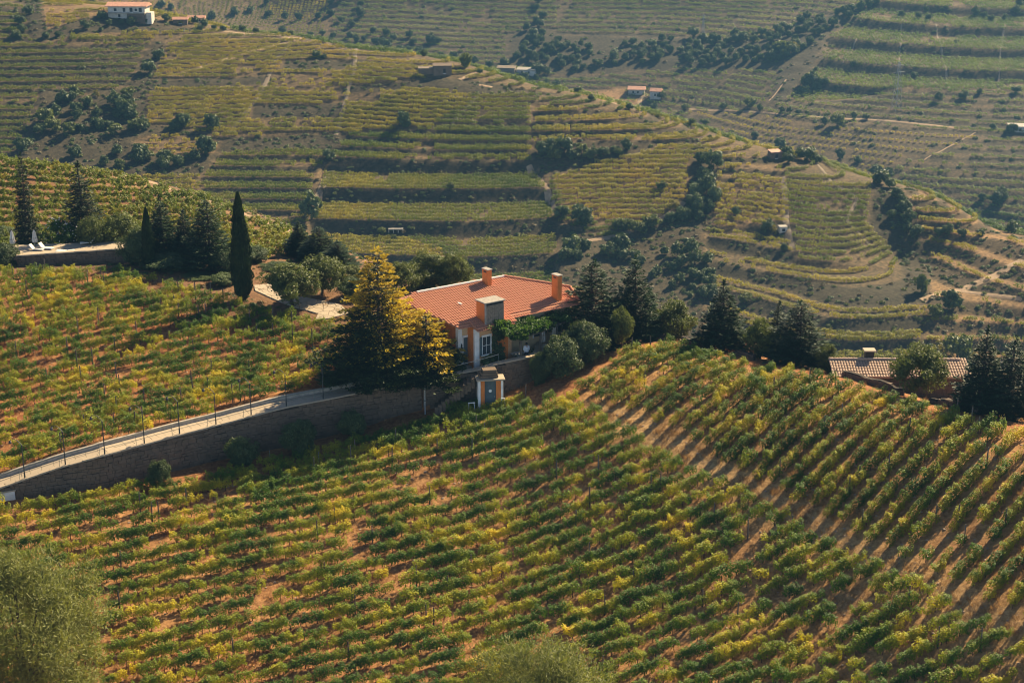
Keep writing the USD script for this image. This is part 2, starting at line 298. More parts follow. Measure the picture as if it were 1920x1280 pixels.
# regions of the far hills: polygon in the picture, P vertical period, n rows on it, bf bank share, colour class, share of plants, straw, phase
REGD = [
 ([(-400,-200),(2400,-200),(2400,900),(-400,900)], .84, 1, 0, 'mix', .99, .15),
 ([(60,0),(330,0),(310,60),(60,80)], .9, 1, 0, 'gold', .95, .4),
 ([(-80,78),(150,84),(292,78),(288,110),(245,160),(150,180),(-80,190)], 1.4, 1, .34, 'green', 1, .1),
 ([(-80,-20),(45,-20),(60,76),(-80,84)], 1.5, 1, .34, 'green', 1, .1),
 ([(-80,196),(75,192),(60,235),(20,300),(-80,300)], 1.25, 1, .4, 'mix', 1, .1),
 ([(45,0),(75,0),(85,60),(60,80)], 0, 0, 0, '', 0, 0),
 ([(175,30),(300,38),(385,60),(300,62),(180,62),(60,80),(60,66)], 0, 0, 0, '', 0, .2),
 ([(75,168),(150,180),(245,160),(285,78),(312,80),(275,180),(270,235),(340,240),(430,265),(420,300),(370,330),(300,330),(-80,296),(25,296),(60,235)], 0, 0, 0, '', 0, .15),
 ([(250,262),(300,250),(440,268),(400,288),(250,290)], .9, 1, .2, 'gold', .5, .3),
 ([(605,300),(1000,290),(1045,400),(1045,540),(560,540),(590,390)], 4.7, 5, .24, 'mix', 1, .1),
 ([(370,345),(430,262),(620,255),(850,235),(1000,232),(1000,296),(602,306),(580,400),(430,420),(380,360)], 1.7, 2, .32, 'green', 1, .2),
 ([(1000,196),(1250,215),(1330,252),(1300,275),(1000,290)], 1.9, 2, .32, 'gold', .95, .3),
 ([(1030,330),(1110,300),(1300,288),(1300,330),(1240,380),(1200,415),(1110,415),(1060,390)], .84, 1, 0, 'gold', .95, .45),
 ([(280,152),(510,143),(505,157),(280,170)], 0, 0, 0, '', 0, .1), ([(480,200),(640,195),(640,222),(470,222)], 0, 0, 0, '', 0, .1),
 ([(425,258),(640,250),(630,278),(400,285)], 0, 0, 0, '', 0, .1), ([(530,115),(690,112),(640,130),(530,132)], 0, 0, 0, '', 0, .1),
 ([(640,166),(790,150),(860,146),(1000,170),(1060,178),(900,178),(790,164),(640,177)], 0, 0, 0, '', 0, .1),
 ([(1000,268),(1120,262),(1240,268),(1200,286),(1100,310),(1030,335),(1000,300)], 0, 0, 0, '', 0, .3),
 ([(1295,300),(1350,288),(1348,340),(1338,425),(1310,440),(1330,500),(1310,640),(1046,640),(1046,420),(1130,448),(1200,440),(1290,375)], 0, 0, 0, '', 0, .2),
 ([(1340,288),(1470,300),(1478,330),(1400,345),(1342,345)], 1.5, 2, .3, 'gold', .95, .3),
 ([(1340,345),(1480,330),(1480,425),(1335,425)], .8, 1, 0, 'gold', .9, .3),
 ([(1470,300),(1600,300),(1700,330),(1640,420),(1690,500),(1490,492)], .80, 1, 0, 'green', 1, .1),
 ([(1325,428),(1482,425),(1492,492),(1690,505),(1745,560),(1720,720),(1325,720)], 2.6, 2, .36, 'mix', .95, .05),
 ([(1640,345),(1700,362),(1735,450),(1745,560),(1690,505),(1680,480),(1630,420)], 0, 0, 0, '', 0, .1),
 ([(1690,340),(1790,365),(1960,452),(1960,440),(2400,440),(2400,452),(1730,450)], 1.55, 1, .45, 'gold', .9, .66),
 ([(1735,446),(2400,446),(2400,760),(1720,760),(1745,560)], 2.3, 1, .58, 'mix', .6, .55),
]
REGF = [
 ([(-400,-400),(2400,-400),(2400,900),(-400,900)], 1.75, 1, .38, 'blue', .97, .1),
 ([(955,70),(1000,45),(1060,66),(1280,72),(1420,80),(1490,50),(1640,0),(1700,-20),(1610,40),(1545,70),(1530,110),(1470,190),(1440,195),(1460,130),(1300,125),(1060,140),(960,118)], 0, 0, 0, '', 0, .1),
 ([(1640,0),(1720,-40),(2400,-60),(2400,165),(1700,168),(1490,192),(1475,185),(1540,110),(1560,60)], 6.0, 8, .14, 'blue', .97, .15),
 ([(1280,206),(1480,222),(1720,240),(1860,255),(1700,300),(1640,340),(1400,268)], 1.5, 1, .40, 'mix', .99, .15),
 ([(1060,166),(1180,166),(1210,190),(1180,200),(1080,190)], 1.3, 1, .4, 'blue', .6, .8),
]
tints = {}
for k in 'bc':
    X, Y = np.meshgrid(GX[k], GY[k]); z = GRID[k]
    px, py, _ = proj(np.stack([X, Y, z], -1))
    fr = front_of_crest(X, Y)
    reg = np.zeros(X.shape, int)
    ALL = REGD + REGF
    for i, r in enumerate(ALL):
        hit_ = inpoly(r[0], px, py) & (fr if i < len(REGD) else ~fr)
        reg[hit_] = i
    P = np.array([r[1] for r in ALL])[reg]; bf = np.array([r[3] for r in ALL])[reg]; nr = np.array([r[2] for r in ALL])[reg]
    q = z + 1.4 * (fbm2(X, Y, 0.012, 9) - .5) + 0.010 * X
    Ps = np.where(P > 0, P, 1.0)
    L = q / Ps
    t = L - np.floor(L)
    g = 0.42                                                  # how flat the planted strip is, against the hill's own slope
    h = np.where(t < 1 - bf, t * g, (1 - bf) * g + (t - (1 - bf)) / np.maximum(bf, 1e-3) * (1 - (1 - bf) * g))
    off = np.where((P > 0) & (bf > 0), Ps * (h - t), 0.0)
    off = gaussian_filter(off, 0.6)
    rough = np.where(P > 0, 0.15, 1.2) * (fbm2(X, Y, 0.15, 12) - .5)
    Q[k], LV[k], REG[k] = q, L, reg
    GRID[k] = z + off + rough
    bank = ((P > 0) & (t > 1 - bf) & (bf > 0)).astype(float) * 0.75 + (P == 0) * 0.7  # risers and unplanted slopes: darker scrubby earth, their shade painted in too
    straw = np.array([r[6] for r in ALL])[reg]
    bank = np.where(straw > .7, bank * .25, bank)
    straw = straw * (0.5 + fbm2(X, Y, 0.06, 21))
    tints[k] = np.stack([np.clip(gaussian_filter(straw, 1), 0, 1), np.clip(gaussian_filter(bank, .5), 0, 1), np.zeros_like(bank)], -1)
lane_px = [(1110,742),(1180,762),(1290,822),(1420,892),(1580,988),(1720,1062),(1860,1132),(2330,1332),(2330,1373),(1840,1178),(1690,1108),(1540,1033),(1390,944),(1235,866),(1100,768)]
right_px = [(1072,738),(1180,660),(1250,648),(1400,690),(1600,730),(1780,782),(1930,818),(2060,850),(2330,925),(2330,1330),(2060,1226),(1858,1136),(1716,1066),(1576,991),(1416,896),(1284,824),(1176,764),(1106,748)]
low_px = [(-360,1010),(-160,975),(0,950),(197,934),(406,890),(607,855),(790,798),(860,768),(940,757),(1075,752),(1110,768),(1240,858),(1397,934),(1548,1023),(1698,1098),(1848,1168),(2060,1252),(2330,1375),(2330,1800),(-360,1800)]
upper_px = [(-80,514),(200,511),(240,516),(330,540),(430,570),(520,590),(600,606),(640,618),(628,690),(600,722),(400,776),(200,832),(0,890),(-80,912)]
knoll_px = [(-80,296),(0,303),(200,328),(420,388),(560,445),(655,488),(560,472),(480,500),(420,480),(300,472),(-80,472)]
X, Y = np.meshgrid(GX['a'], GY['a'])
px, py, _ = proj(np.stack([X, Y, GRID['a']], -1))
st = 0.95 * inpoly(lane_px, px, py) + 0.42 * inpoly(right_px, px, py) + 0.22 * inpoly(low_px, px, py) + .05
st = st + .25 * np.clip((px - 700) / 900, 0, 1) * inpoly(low_px, px, py)
st = st * ~inpoly([(230,500),(480,470),(760,480),(780,640),(640,612),(230,560)], px, py) + .6 * inpoly([(200,320),(560,432),(660,480),(640,492),(540,445),(420,398),(190,338)], px, py)
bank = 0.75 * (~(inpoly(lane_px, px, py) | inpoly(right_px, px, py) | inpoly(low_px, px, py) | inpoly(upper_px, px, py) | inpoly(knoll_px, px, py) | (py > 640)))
bank = np.where(inpoly(knoll_px, px, py), .55, bank); bank = np.where(inpoly([(230,500),(480,470),(760,480),(780,640),(640,640),(230,560)], px, py), .62, bank)  # knoll soil duller; the forecourt value paints its tree shade into the soil
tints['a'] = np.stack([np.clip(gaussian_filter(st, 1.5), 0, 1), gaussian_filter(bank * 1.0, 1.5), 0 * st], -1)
def G(x, y):
    x, y = np.asarray(x, float), np.asarray(y, float)
    out = np.zeros(np.broadcast(x, y).shape)
    for k, lo, hi in (('a', -1e9, 230), ('b', 230, 527), ('c', 527, 1e9)):
        m = (y >= lo) & (y < hi)
        if np.any(m):
            gx, gy = GX[k], GY[k]
            out[m] = map_coordinates(GRID[k], [(np.broadcast_to(y, out.shape)[m] - gy[0]) / (gy[1] - gy[0]), (np.broadcast_to(x, out.shape)[m] - gx[0]) / (gx[1] - gx[0])], order=1, mode='nearest')
    return out
def hit(px, py, z0=86.0, z1=1000.0):
    """first point of the ground seen in picture point px, py"""
    Z = np.concatenate([np.arange(z0, 240, .25), np.arange(240, 560, .6), np.arange(560, z1, 1.5)])
    Z = Z[Z >= z0]
    p = CAM + ray(px, py) * Z[:, None]
    b = p[:, 2] < G(p[:, 0], p[:, 1])
    i = int(np.argmax(b)) if b.any() else len(Z) - 1
    q = p[i].copy(); q[2] = G(q[:1], q[1:2])[0]
    return q
def height_to(x, y, py):
    """height z at plan point x, y that shows at picture row py"""
    v = (640 - py) / F
    return CAM_H + y * (-SP + v * CP) / (CP + v * SP)
def gridmesh(k):
    X, Y = np.meshgrid(GX[k], GY[k]); ny, nx = X.shape
    v = np.stack([X, Y, GRID[k]], -1).reshape(-1, 3)
    i = (np.arange(ny - 1)[:, None] * nx + np.arange(nx - 1)[None]).ravel()
    return v, np.vstack([np.c_[i, i + 1, i + nx + 1], np.c_[i, i + nx + 1, i + nx]])
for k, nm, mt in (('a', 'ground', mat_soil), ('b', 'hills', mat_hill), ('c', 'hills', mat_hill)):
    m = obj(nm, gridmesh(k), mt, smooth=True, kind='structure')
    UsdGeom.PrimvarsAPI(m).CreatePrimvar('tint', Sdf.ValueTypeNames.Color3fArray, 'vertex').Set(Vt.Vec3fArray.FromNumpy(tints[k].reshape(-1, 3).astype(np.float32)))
# ---------------------------------------------------------------- vines
rng = np.random.default_rng(7)
def vine_leaves(rng, n, length, width, z0, z1, size, droop=0.12):
    x = rng.uniform(-length / 2, length / 2, n)
    ph = rng.uniform(0, 6.3, 3)
    top = z1 + 0.13 * np.sin(x * 4 + ph[0]) + 0.08 * np.sin(x * 9 + ph[1]) + rng.normal(0, .05, n)
    tt = rng.beta(1.6, 1.0, n)
    z = z0 + (top - z0) * tt + 0.08 * np.sin(x * 6 + ph[2])
    wd = width * (0.55 + 0.45 * np.sin(np.clip(tt, 0, 1) * np.pi * .9 + .2))
    side = rng.choice([-1, 1], n)
    y = side * wd * .5 * rng.beta(2.2, 1, n)
    c = np.stack([x, y, z], 1)
    upw = np.clip((tt - .55) / .35, 0, 1)
    nrm = np.stack([rng.normal(0, .45, n), side * rng.uniform(.3, 1, n) * (1.1 - upw) + rng.normal(0, .35, n), rng.uniform(-.1, .5, n) + 1.1 * upw], 1)
    d = np.cross(nrm, unit(rng, n)); d[:, 2] -= .3 * droop
    return leaves(c, d, nrm, size * rng.uniform(.7, 1.35, n), size * rng.uniform(.7, 1.25, n))
def vine_trunk(rng):
    x = rng.normal(0, .05); b = [(x, 0, -.12), (x + rng.normal(0, .04), rng.normal(0, .04), .25), (x + rng.normal(0, .06), rng.normal(0, .04), .55), (x + .12, 0, .68), (x + .45, 0, .72)]
    c = [b[3], (x - .1, 0, .72), (x - .42, 0, .74)]
    return cat([tube(b, [.04, .032, .026, .018, .01], 5), tube(c, [.018, .015, .009], 4)])
near_kinds = []
for k in range(9):
    p = proto(f'grapevine_kind_{k}')
    n = [370, 330, 390, 300, 350, 235, 400, 170, 315][k]
    part('foliage', vine_leaves(rng, n, 1.4 if k != 7 else 1.0, [.70, .64, .78, .6, .7, .58, .76, .54, .66][k], .30 if k % 3 else .16, [1.2, 1.14, 1.26, 1.08, 1.22, 1.04, 1.28, .98, 1.16][k], .125), mat_vine, p)
    part('trunk', vine_trunk(rng), mat_vinewood, p)
    near_kinds.append(p)
mid_kinds = []
for k in range(6):
    p = proto(f'grapevine_mid_kind_{k}')
    part('foliage', vine_leaves(rng, 150, 1.3, .62, .3, [1.1, 1.0, 1.2, .95, 1.15, .9][k], .19), mat_vine_far if k < 5 else mat_vine_gold, p)
    mid_kinds.append(p)
far_kinds = {}
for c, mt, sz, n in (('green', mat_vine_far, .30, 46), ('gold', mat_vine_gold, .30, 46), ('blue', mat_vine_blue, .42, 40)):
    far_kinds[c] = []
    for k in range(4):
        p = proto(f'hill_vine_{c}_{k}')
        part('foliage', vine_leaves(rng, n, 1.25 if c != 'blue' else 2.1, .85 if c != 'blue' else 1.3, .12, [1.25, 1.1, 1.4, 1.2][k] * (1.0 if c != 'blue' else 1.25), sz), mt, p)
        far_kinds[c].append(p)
def instancer(name, protos, pos, ang, scl, idx, **data):
    pi = UsdGeom.PointInstancer.Define(stage, numbered('/World', name))
    targets = []
    for n, p in enumerate(protos):
        c = UsdGeom.Xform.Define(stage, f'{pi.GetPath()}/plant_kind_{n}').GetPrim()
        c.GetReferences().AddInternalReference(p.GetPath()); targets.append(c.GetPath())
    pi.CreatePrototypesRel().SetTargets(targets)
    pi.CreateProtoIndicesAttr(Vt.IntArray.FromNumpy(np.asarray(idx, np.int32)))
    pi.CreatePositionsAttr(Vt.Vec3fArray.FromNumpy(np.asarray(pos, np.float32)))
    pi.CreateScalesAttr(Vt.Vec3fArray.FromNumpy(np.asarray(scl, np.float32)))
    a = np.asarray(ang) / 2
    pi.CreateOrientationsAttr(Vt.QuathArray([Gf.Quath(float(math.cos(b)), 0, 0, float(math.sin(b))) for b in a]))
    return setdata(pi.GetPrim(), **data)

def rows_straight(ang, spacing, poly, step, jitter=.12, bend=0.0, xr=(-80, 80), yr=(62, 215)):
    """plant points on parallel rows of direction ang inside a picture polygon; bend curves the rows"""
    d, n = np.array([math.cos(ang), math.sin(ang)]), np.array([-math.sin(ang), math.cos(ang)])
    s = np.arange(-170, 170, step); r = np.arange(-190, 260, spacing)
    S, R = np.meshgrid(s, r)
    S = S + rng.uniform(-.25, .25, S.shape) * step
    R2 = R - bend * (S - 20) ** 2 / 2 * .35 + rng.normal(0, jitter, R.shape)
    x, y = d[0] * S + n[0] * R2, d[1] * S + n[1] * R2
    a = ang - np.arctan(bend * .35 * (S - 20))
    m = (x > xr[0]) & (x < xr[1]) & (y > yr[0]) & (y < yr[1])
    x, y, a, R = x[m], y[m], a[m], R[m]
    z = G(x, y); px, py, _ = proj(np.stack([x, y, z], -1))
    m = inpoly(poly, px, py)
    return np.stack([x, y, z], -1)[m], a[m], px[m], py[m], R[m]
near = []
for ang, sp, poly, step, keep, bend, jit in ((math.radians(21), 1.36, low_px, .60, .92, .010, .11), (math.radians(50), 1.42, right_px, .60, .96, .006, .09), (math.radians(21), 1.40, upper_px, .70, .86, .010, .16)):
    p, a, px, py, R = rows_straight(ang, sp, poly, step, jit, bend)
    gaps = fbm2(p[:, 0], p[:, 1], .35, 40, 3)
    k = rng.random(len(p)) < keep * np.clip(1.45 - np.maximum(gaps - .58, 0) * 7, 0.35, 1)
    near.append((p[k], a[k], px[k], py[k]))
P3 = np.vstack([n[0] for n in near]); A3 = np.concatenate([n[1] for n in near]); PX = np.concatenate([n[2] for n in near]); PY = np.concatenate([n[3] for n in near])
which = np.concatenate([np.full(len(n[0]), i) for i, n in enumerate(near)])
fieldname = ['in the lower vineyard', 'in the right vineyard', 'in the upper vineyard']
# keep clear of the big foreground olive crowns' stems
vis = (PX > -260) & (PX < 2200) & (PY < 1370)
inframe = (PX > 12) & (PX < 1908) & (PY < 1268)
order = np.argsort(-np.where(inframe, PY, -1e9))
first = np.zeros(len(P3), bool); first[order[:290]] = True
kind = rng.choice(len(near_kinds), len(P3), p=[.14, .13, .12, .12, .12, .1, .1, .06, .11])
SC = np.stack([rng.uniform(.85, 1.12, len(P3)), rng.uniform(.75, 1.05, len(P3)), rng.uniform(.88, 1.1, len(P3))], 1)
weak = rng.random(len(P3)); SC *= np.where(weak < .07, .7, np.where(weak > .96, 1.22, 1.0))[:, None] * (.88 + .24 * fbm2(P3[:, 0], P3[:, 1], .16, 55))[:, None]
SC *= np.array([.79, .80, .78])[which][:, None]
FLIP = A3 + np.pi * rng.integers(0, 2, len(P3)) + rng.normal(0, .1, len(P3))
for i in np.nonzero(first)[0]:
    copy(near_kinds[kind[i]], 'grapevine', P3[i], FLIP[i], SC[i], label='leafy grapevine turning yellow, in the rows nearest the picture bottom', cat='grapevine', group='nearest grapevines of the lower vineyard')
for f in range(3):
    m = vis & ~first & (which == f)
    instancer('vine_rows', near_kinds, P3[m], FLIP[m], SC[m], kind[m], kind='stuff', cat='vines',
              label=['rows of yellowing grapevines covering the lower vineyard below the long stone wall', 'upright parallel rows of yellowing grapevines climbing to the right crest', 'patchy rows of red and yellow vines above the walled path'][f])
# the knoll behind the pool
p, a, px, py, R = rows_straight(math.radians(-4), 2.35, knoll_px, 1.0, .1, .004)
k = rng.random(len(p)) < .93
p, a = p[k], a[k]
instancer('vine_rows', mid_kinds, p, a, np.stack([rng.uniform(.9, 1.1, len(p)), rng.uniform(.9, 1.1, len(p)), rng.uniform(.85, 1.15, len(p))], 1), rng.integers(0, 6, len(p)), kind='stuff', cat='vines', label='sunlit rows of vines on the knoll behind the tall dark conifers')
# the far hills: rows follow the contours of the terraces
fp = {c: [] for c in far_kinds}
for k in 'bc':
    gx, gy = GX[k], GY[k]; L, reg = LV[k], REG[k]
    X, Y = np.meshgrid(gx, gy)
    for i, r in enumerate(ALL):
        if not r[1]: continue
        for j in range(r[2]):
            T = L - ((j + .5) / r[2] * (1 - r[3]) - (.12 / r[2] if r[3] else 0))
            fl = np.floor(T)
            for ax in (0, 1):
                A_, B_ = (T[:-1], T[1:]) if ax == 0 else (T[:, :-1], T[:, 1:])
                fa, fb = np.floor(A_), np.floor(B_)
                rr = (reg[:-1] if ax == 0 else reg[:, :-1]) == i
                gyy = np.abs(np.gradient(T, axis=0)) > np.abs(np.gradient(T, axis=1))
                gyy = gyy[:-1] if ax == 0 else ~gyy[:, :-1]
                c = (np.abs(fa - fb) == 1) & rr & gyy
                c[:, ::2] &= ((gx[1] - gx[0]) > 1.2) | (rng.random(c[:, ::2].shape) < 2)
                iy, ix = np.nonzero(c)
                lev = np.maximum(fa, fb)[iy, ix]
                f = (lev - A_[iy, ix]) / (B_[iy, ix] - A_[iy, ix])
                x = gx[ix] + (f * (gx[1] - gx[0]) if ax else 0); y = gy[iy] + (f * (gy[1] - gy[0]) if not ax else 0)
                gxv, gyv = np.gradient(T, axis=1)[iy, ix], np.gradient(T, axis=0)[iy, ix]
                an = np.arctan2(-gxv, gyv)
                gap = fbm2(x, y, .09, 70 + i, 2)
                kp = rng.random(len(x)) < r[5] * np.clip(1.6 - np.maximum(gap - .6, 0) * 8, .2, 1)
                x, y, an = x[kp], y[kp], an[kp]
                pts = np.stack([x, y, G(x, y)], 1)
                qx, qy, _ = proj(pts)
                s = (qx > -260) & (qx < 2200) & (qy > -90)
                pts, an = pts[s], an[s]
                cl = r[4]
                if cl == 'mix':
                    sel = fbm2(pts[:, 0], pts[:, 1], .02, 90) > .47
                    fp['gold'].append((pts[sel], an[sel])); fp['green'].append((pts[~sel], an[~sel]))
                else: fp[cl].append((pts, an))
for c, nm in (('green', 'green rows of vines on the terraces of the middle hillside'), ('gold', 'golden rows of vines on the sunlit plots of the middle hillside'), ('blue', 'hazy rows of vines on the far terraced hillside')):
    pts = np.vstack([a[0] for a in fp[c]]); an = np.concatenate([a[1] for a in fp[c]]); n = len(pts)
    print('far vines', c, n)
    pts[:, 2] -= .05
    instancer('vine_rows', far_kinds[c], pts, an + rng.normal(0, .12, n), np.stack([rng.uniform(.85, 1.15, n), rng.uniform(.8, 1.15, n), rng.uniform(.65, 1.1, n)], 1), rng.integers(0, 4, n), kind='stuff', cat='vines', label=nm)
# low undergrowth on the unplanted slopes and banks
ug = []
for k in range(4):
    p = proto(f'undergrowth_kind_{k}'); n = 70
    c = unit(rng, n) * [.8, .8, .5] * (rng.uniform(.3, 1, n) ** .5)[:, None]; c[:, 2] = np.abs(c[:, 2]) + .02
    nr = c + [0, 0, .3] + rng.normal(0, .3, (n, 3)); sz = .34 * rng.uniform(.6, 1.4, n)
    part('foliage', leaves(c, np.cross(nr, unit(rng, n)), nr, sz, sz * .8), [mat_bush, mat_olive, mat_bush, mat_scrub][k], p); ug.append(p)
up_, ua, us = [], [], []
for k, n in (('a', 60000), ('b', 90000), ('c', 40000)):
    gx, gy = GX[k], GY[k]
    x, y = rng.uniform(gx[0], gx[-1], n), rng.uniform(gy[0], gy[-1], n)
    iy, ix = ((y - gy[0]) / (gy[1] - gy[0])).astype(int), ((x - gx[0]) / (gx[1] - gx[0])).astype(int)
    bk = tints[k][iy, ix, 1]; z = G(x, y); px, py, _ = proj(np.stack([x, y, z], -1))
    d = np.where(bk > .55, .55, 0) * np.clip(fbm2(x, y, .12, 61) * 2.4 - .5, 0.05, 1) * (px > -200) * (px < 2150) * (py > -60) * (py < 720) * ((k != 'a') | (~inpoly(knoll_px, px, py) & ~inpoly(upper_px, px, py) & ~inpoly([(470,525),(520,528),(660,575),(660,605),(590,608),(470,552)], px, py) & (y > 128)))
    m = rng.random(n) < d
    up_.append(np.stack([x, y, z - .05], 1)[m]); us.append(rng.uniform(.35, 1.0, m.sum()) * {'a': .55, 'b': 1, 'c': 1.6}[k])
up_ = np.vstack(up_); us = np.concatenate(us); n = len(up_)
instancer('undergrowth', ug, up_, rng.uniform(0, 6.28, n), np.stack([us, us, us * rng.uniform(.7, 1.2, n)], 1), rng.integers(0, 4, n), kind='stuff', cat='scrub', label='low dark scrub on the banks and unplanted slopes of the hills')
# dry grass and red weeds between the rows
gk = []
for k in range(4):
    p = proto(f'grass_tuft_{k}'); n = 16
    b = np.stack([rng.normal(0, .12, n), rng.normal(0, .12, n), np.zeros(n)], 1); tip = b + np.stack([rng.normal(0, .14, n), rng.normal(0, .14, n), rng.uniform(.12, .34, n)], 1)
    sd = unit(rng, n) * [1, 1, 0] * .018
    v = np.stack([b - sd, b + sd, tip], 1).reshape(-1, 3)
    part('blades', (v, np.arange(3 * n).reshape(-1, 3)), mat_straw if k < 3 else mat_weed, p); gk.append(p)
n = 75000
x, y = rng.uniform(-70, 70, n), rng.uniform(84, 150, n); z = G(x, y); px, py, _ = proj(np.stack([x, y, z], -1))
dens = .95 * inpoly(lane_px, px, py) + .5 * inpoly(right_px, px, py) + .38 * inpoly(low_px, px, py) + .3 * inpoly(upper_px, px, py) + .12
dens = dens * np.clip(fbm2(x, y, .2, 31) * 2.2 - .4, .1, 1.3) * (px > -200) * (px < 2150) * (py < 1350) * ~(inpoly(path_poly, x, y) | inpoly(terrace_poly, x, y))
k = rng.random(n) < dens
m = int(k.sum()); red = (fbm2(x[k], y[k], .15, 33) > .55) & (px[k] < 900)
idx = np.where(red & (rng.random(m) < .7), 3, rng.integers(0, 3, m))
s = rng.uniform(.6, 1.5, m)
instancer('dry_grass', gk, np.stack([x[k], y[k], z[k] - .03], 1), rng.uniform(0, 6.28, m), np.stack([s, s, s], 1), idx, kind='stuff', cat='grass', label='tufts of dry straw and reddish weeds between the vine rows')
sk = []
for k in range(3):
    p = proto(f'schist_chip_{k}'); m_ = trimesh.creation.icosphere(1, 1.0); m_.vertices = m_.vertices * [1, .7, .35] * (1 + .35 * (meshkit.noise(m_.vertices * 1.7 + k * 5, k)[:, None] - .5)); part('stone', m_, mat_chip, p); sk.append(p)
n = 26000
x, y = rng.uniform(-60, 60, n), rng.uniform(84, 150, n); z = G(x, y); px, py, _ = proj(np.stack([x, y, z], -1))
m = (inpoly(low_px, px, py) | inpoly(right_px, px, py) | inpoly(upper_px, px, py) | inpoly(lane_px, px, py)) & (px > -30) & (px < 1950) & (py < 1320) & (rng.random(n) < .15 + fbm2(x, y, .25, 44))
s = .03 + .11 * rng.random(int(m.sum())) ** 2.5
instancer('loose_stones', sk, np.stack([x, y, z], 1)[m], rng.uniform(0, 6.28, int(m.sum())), np.stack([s, s, s], 1), rng.integers(0, 3, int(m.sum())), kind='stuff', cat='stones', label='loose schist chips lying on the vineyard soil')
print('near vines', len(P3), 'grass', m)
# ---------------------------------------------------------------- trees
rng = np.random.default_rng(11)
def trunk_mesh(h, r, rng, lean=0.04, n=8):
    z = np.linspace(-.4, h, 7); w = np.cumsum(rng.normal(0, lean, (7, 2)), 0)
    return tube(np.c_[w, z], r * (1.25 - 1.05 * np.linspace(0, 1, 7)), n)
def conifer(rng, h, R, n_whorl, base=.06, shape=.85, rise=.35, size=.42, dens=1.0, ragged=.25, lobes=5, wf=.38):
    """crown of drooping and rising sprays on whorled boughs; unit: metres"""
    C, D, N, S = [], [], [], []
    ph = rng.uniform(0, 6.3, 2)
    boughs = []
    for i in range(n_whorl):
        t = base + (1 - base) * (i + rng.uniform(0, .8)) / n_whorl
        nb = max(4, int(round(10 * (1 - t) + 5)))
        a0 = rng.uniform(0, 6.28)
        for b in range(nb):
            a = a0 + b * 6.283 / nb + rng.normal(0, .2)
            L = R * (1 - t) ** shape * (1 + ragged * rng.normal()) * (1 + .14 * math.sin(lobes * a + ph[0])) + .12
            if L < .1: continue
            z0 = t * h
            m = max(4, int(L / .17 * dens))
            s = np.sqrt(rng.uniform(.05, 1, m)) * L
            up_ = rise * (s / max(R, .1)) * (s / max(L, .1)) - .12 * s + rng.normal(0, .05, m)
            da = rng.normal(0, .16, m) * (1.1 - .5 * s / L)
            p = np.stack([np.cos(a + da) * s, np.sin(a + da) * s, z0 + up_], 1)
            dirn = np.stack([np.cos(a + da * 3), np.sin(a + da * 3), np.full(m, rise * .6)], 1) + rng.normal(0, .35, (m, 3))
            C.append(p); D.append(dirn); N.append(np.stack([rng.normal(0, .5, m), rng.normal(0, .5, m), np.ones(m)], 1))
            S.append(size * (.65 + .35 * (1 - t)) * rng.uniform(.6, 1.3, m))
            if L > .6: boughs.append(tube([(0, 0, z0 - .05), (math.cos(a) * L * .5, math.sin(a) * L * .5, z0 - .02 * L), (math.cos(a) * L * .9, math.sin(a) * L * .9, z0 + rise * .5 * L)], [.035, .02, .006], 3))
    # leader
    m = 14; C.append(np.stack([rng.normal(0, .05, m), rng.normal(0, .05, m), h * rng.uniform(.93, 1.03, m)], 1)); D.append(np.stack([rng.normal(0, .3, m), rng.normal(0, .3, m), np.ones(m)], 1)); N.append(unit(rng, m)); S.append(np.full(m, size * .8))
    C, D, N, S = map(np.concatenate, (C, D, N, S))
    return leaves(C, D, N, S, S * wf), boughs, C
def cypress_crown(rng, h, R, n):
    t = rng.beta(1.1, 1.15, n); prof = np.interp(t, [0, .06, .2, .4, .7, .9, 1], [.35, .72, 1, .97, .66, .32, .05])
    a = rng.uniform(0, 6.283, n); rr = R * prof * np.sqrt(rng.uniform(.45, 1.08, n)) * (1 + .1 * np.sin(3 * a + 14 * t) + .07 * np.sin(9 * t * 6 + a))
    c = np.stack([rr * np.cos(a), rr * np.sin(a), .25 + t * (h - .25)], 1)
    d = np.stack([np.cos(a) * .3, np.sin(a) * .3, np.ones(n)], 1) + rng.normal(0, .22, (n, 3))
    nr = np.stack([np.cos(a), np.sin(a), np.full(n, .2)], 1) + rng.normal(0, .3, (n, 3))
    s = .34 * rng.uniform(.6, 1.3, n)
    return leaves(c, d, nr, s, s * .4)
def blob_crown(rng, R, H, z0, n_clump, per, size, aspect=.5, clump=.34, flat=.8, updir=.4, core=.35, squash=1.0, shoot=0.0):
    """crown of leaf clumps spread through an uneven ellipsoid (radius R, height H, bottom z0)"""
    cc = unit(rng, n_clump) * (rng.uniform(core, 1, n_clump) ** .5)[:, None]
    cc[:, 2] = np.abs(cc[:, 2]) * rng.choice([1, 1, -1], n_clump)
    cc *= (1 + .22 * np.sin(cc[:, :1] * 5 + 1) * np.sin(cc[:, 1:2] * 4 + 2))
    C = cc * [R, R * squash, H / 2] + [0, 0, z0 + H / 2]
    r = clump * R * rng.uniform(.6, 1.3, n_clump)
    k = np.repeat(np.arange(n_clump), per); n = len(k)
    o = unit(rng, n); o *= (rng.uniform(.25, 1, n) ** .6)[:, None]
    p = C[k] + o * r[k][:, None] * [1, 1, flat]
    out = o + .6 * cc[k] + np.array([0, 0, updir]) + rng.normal(0, .5, (n, 3))
    s = size * rng.uniform(.6, 1.4, n)
    d = np.cross(out, unit(rng, n)) + .4 * out
    if shoot: d = shoot * (o + .5 * cc[k] + [.25, .1, 1.0]) + .55 * rng.normal(size=(n, 3))
    return leaves(p, d, out, s, s * aspect), C
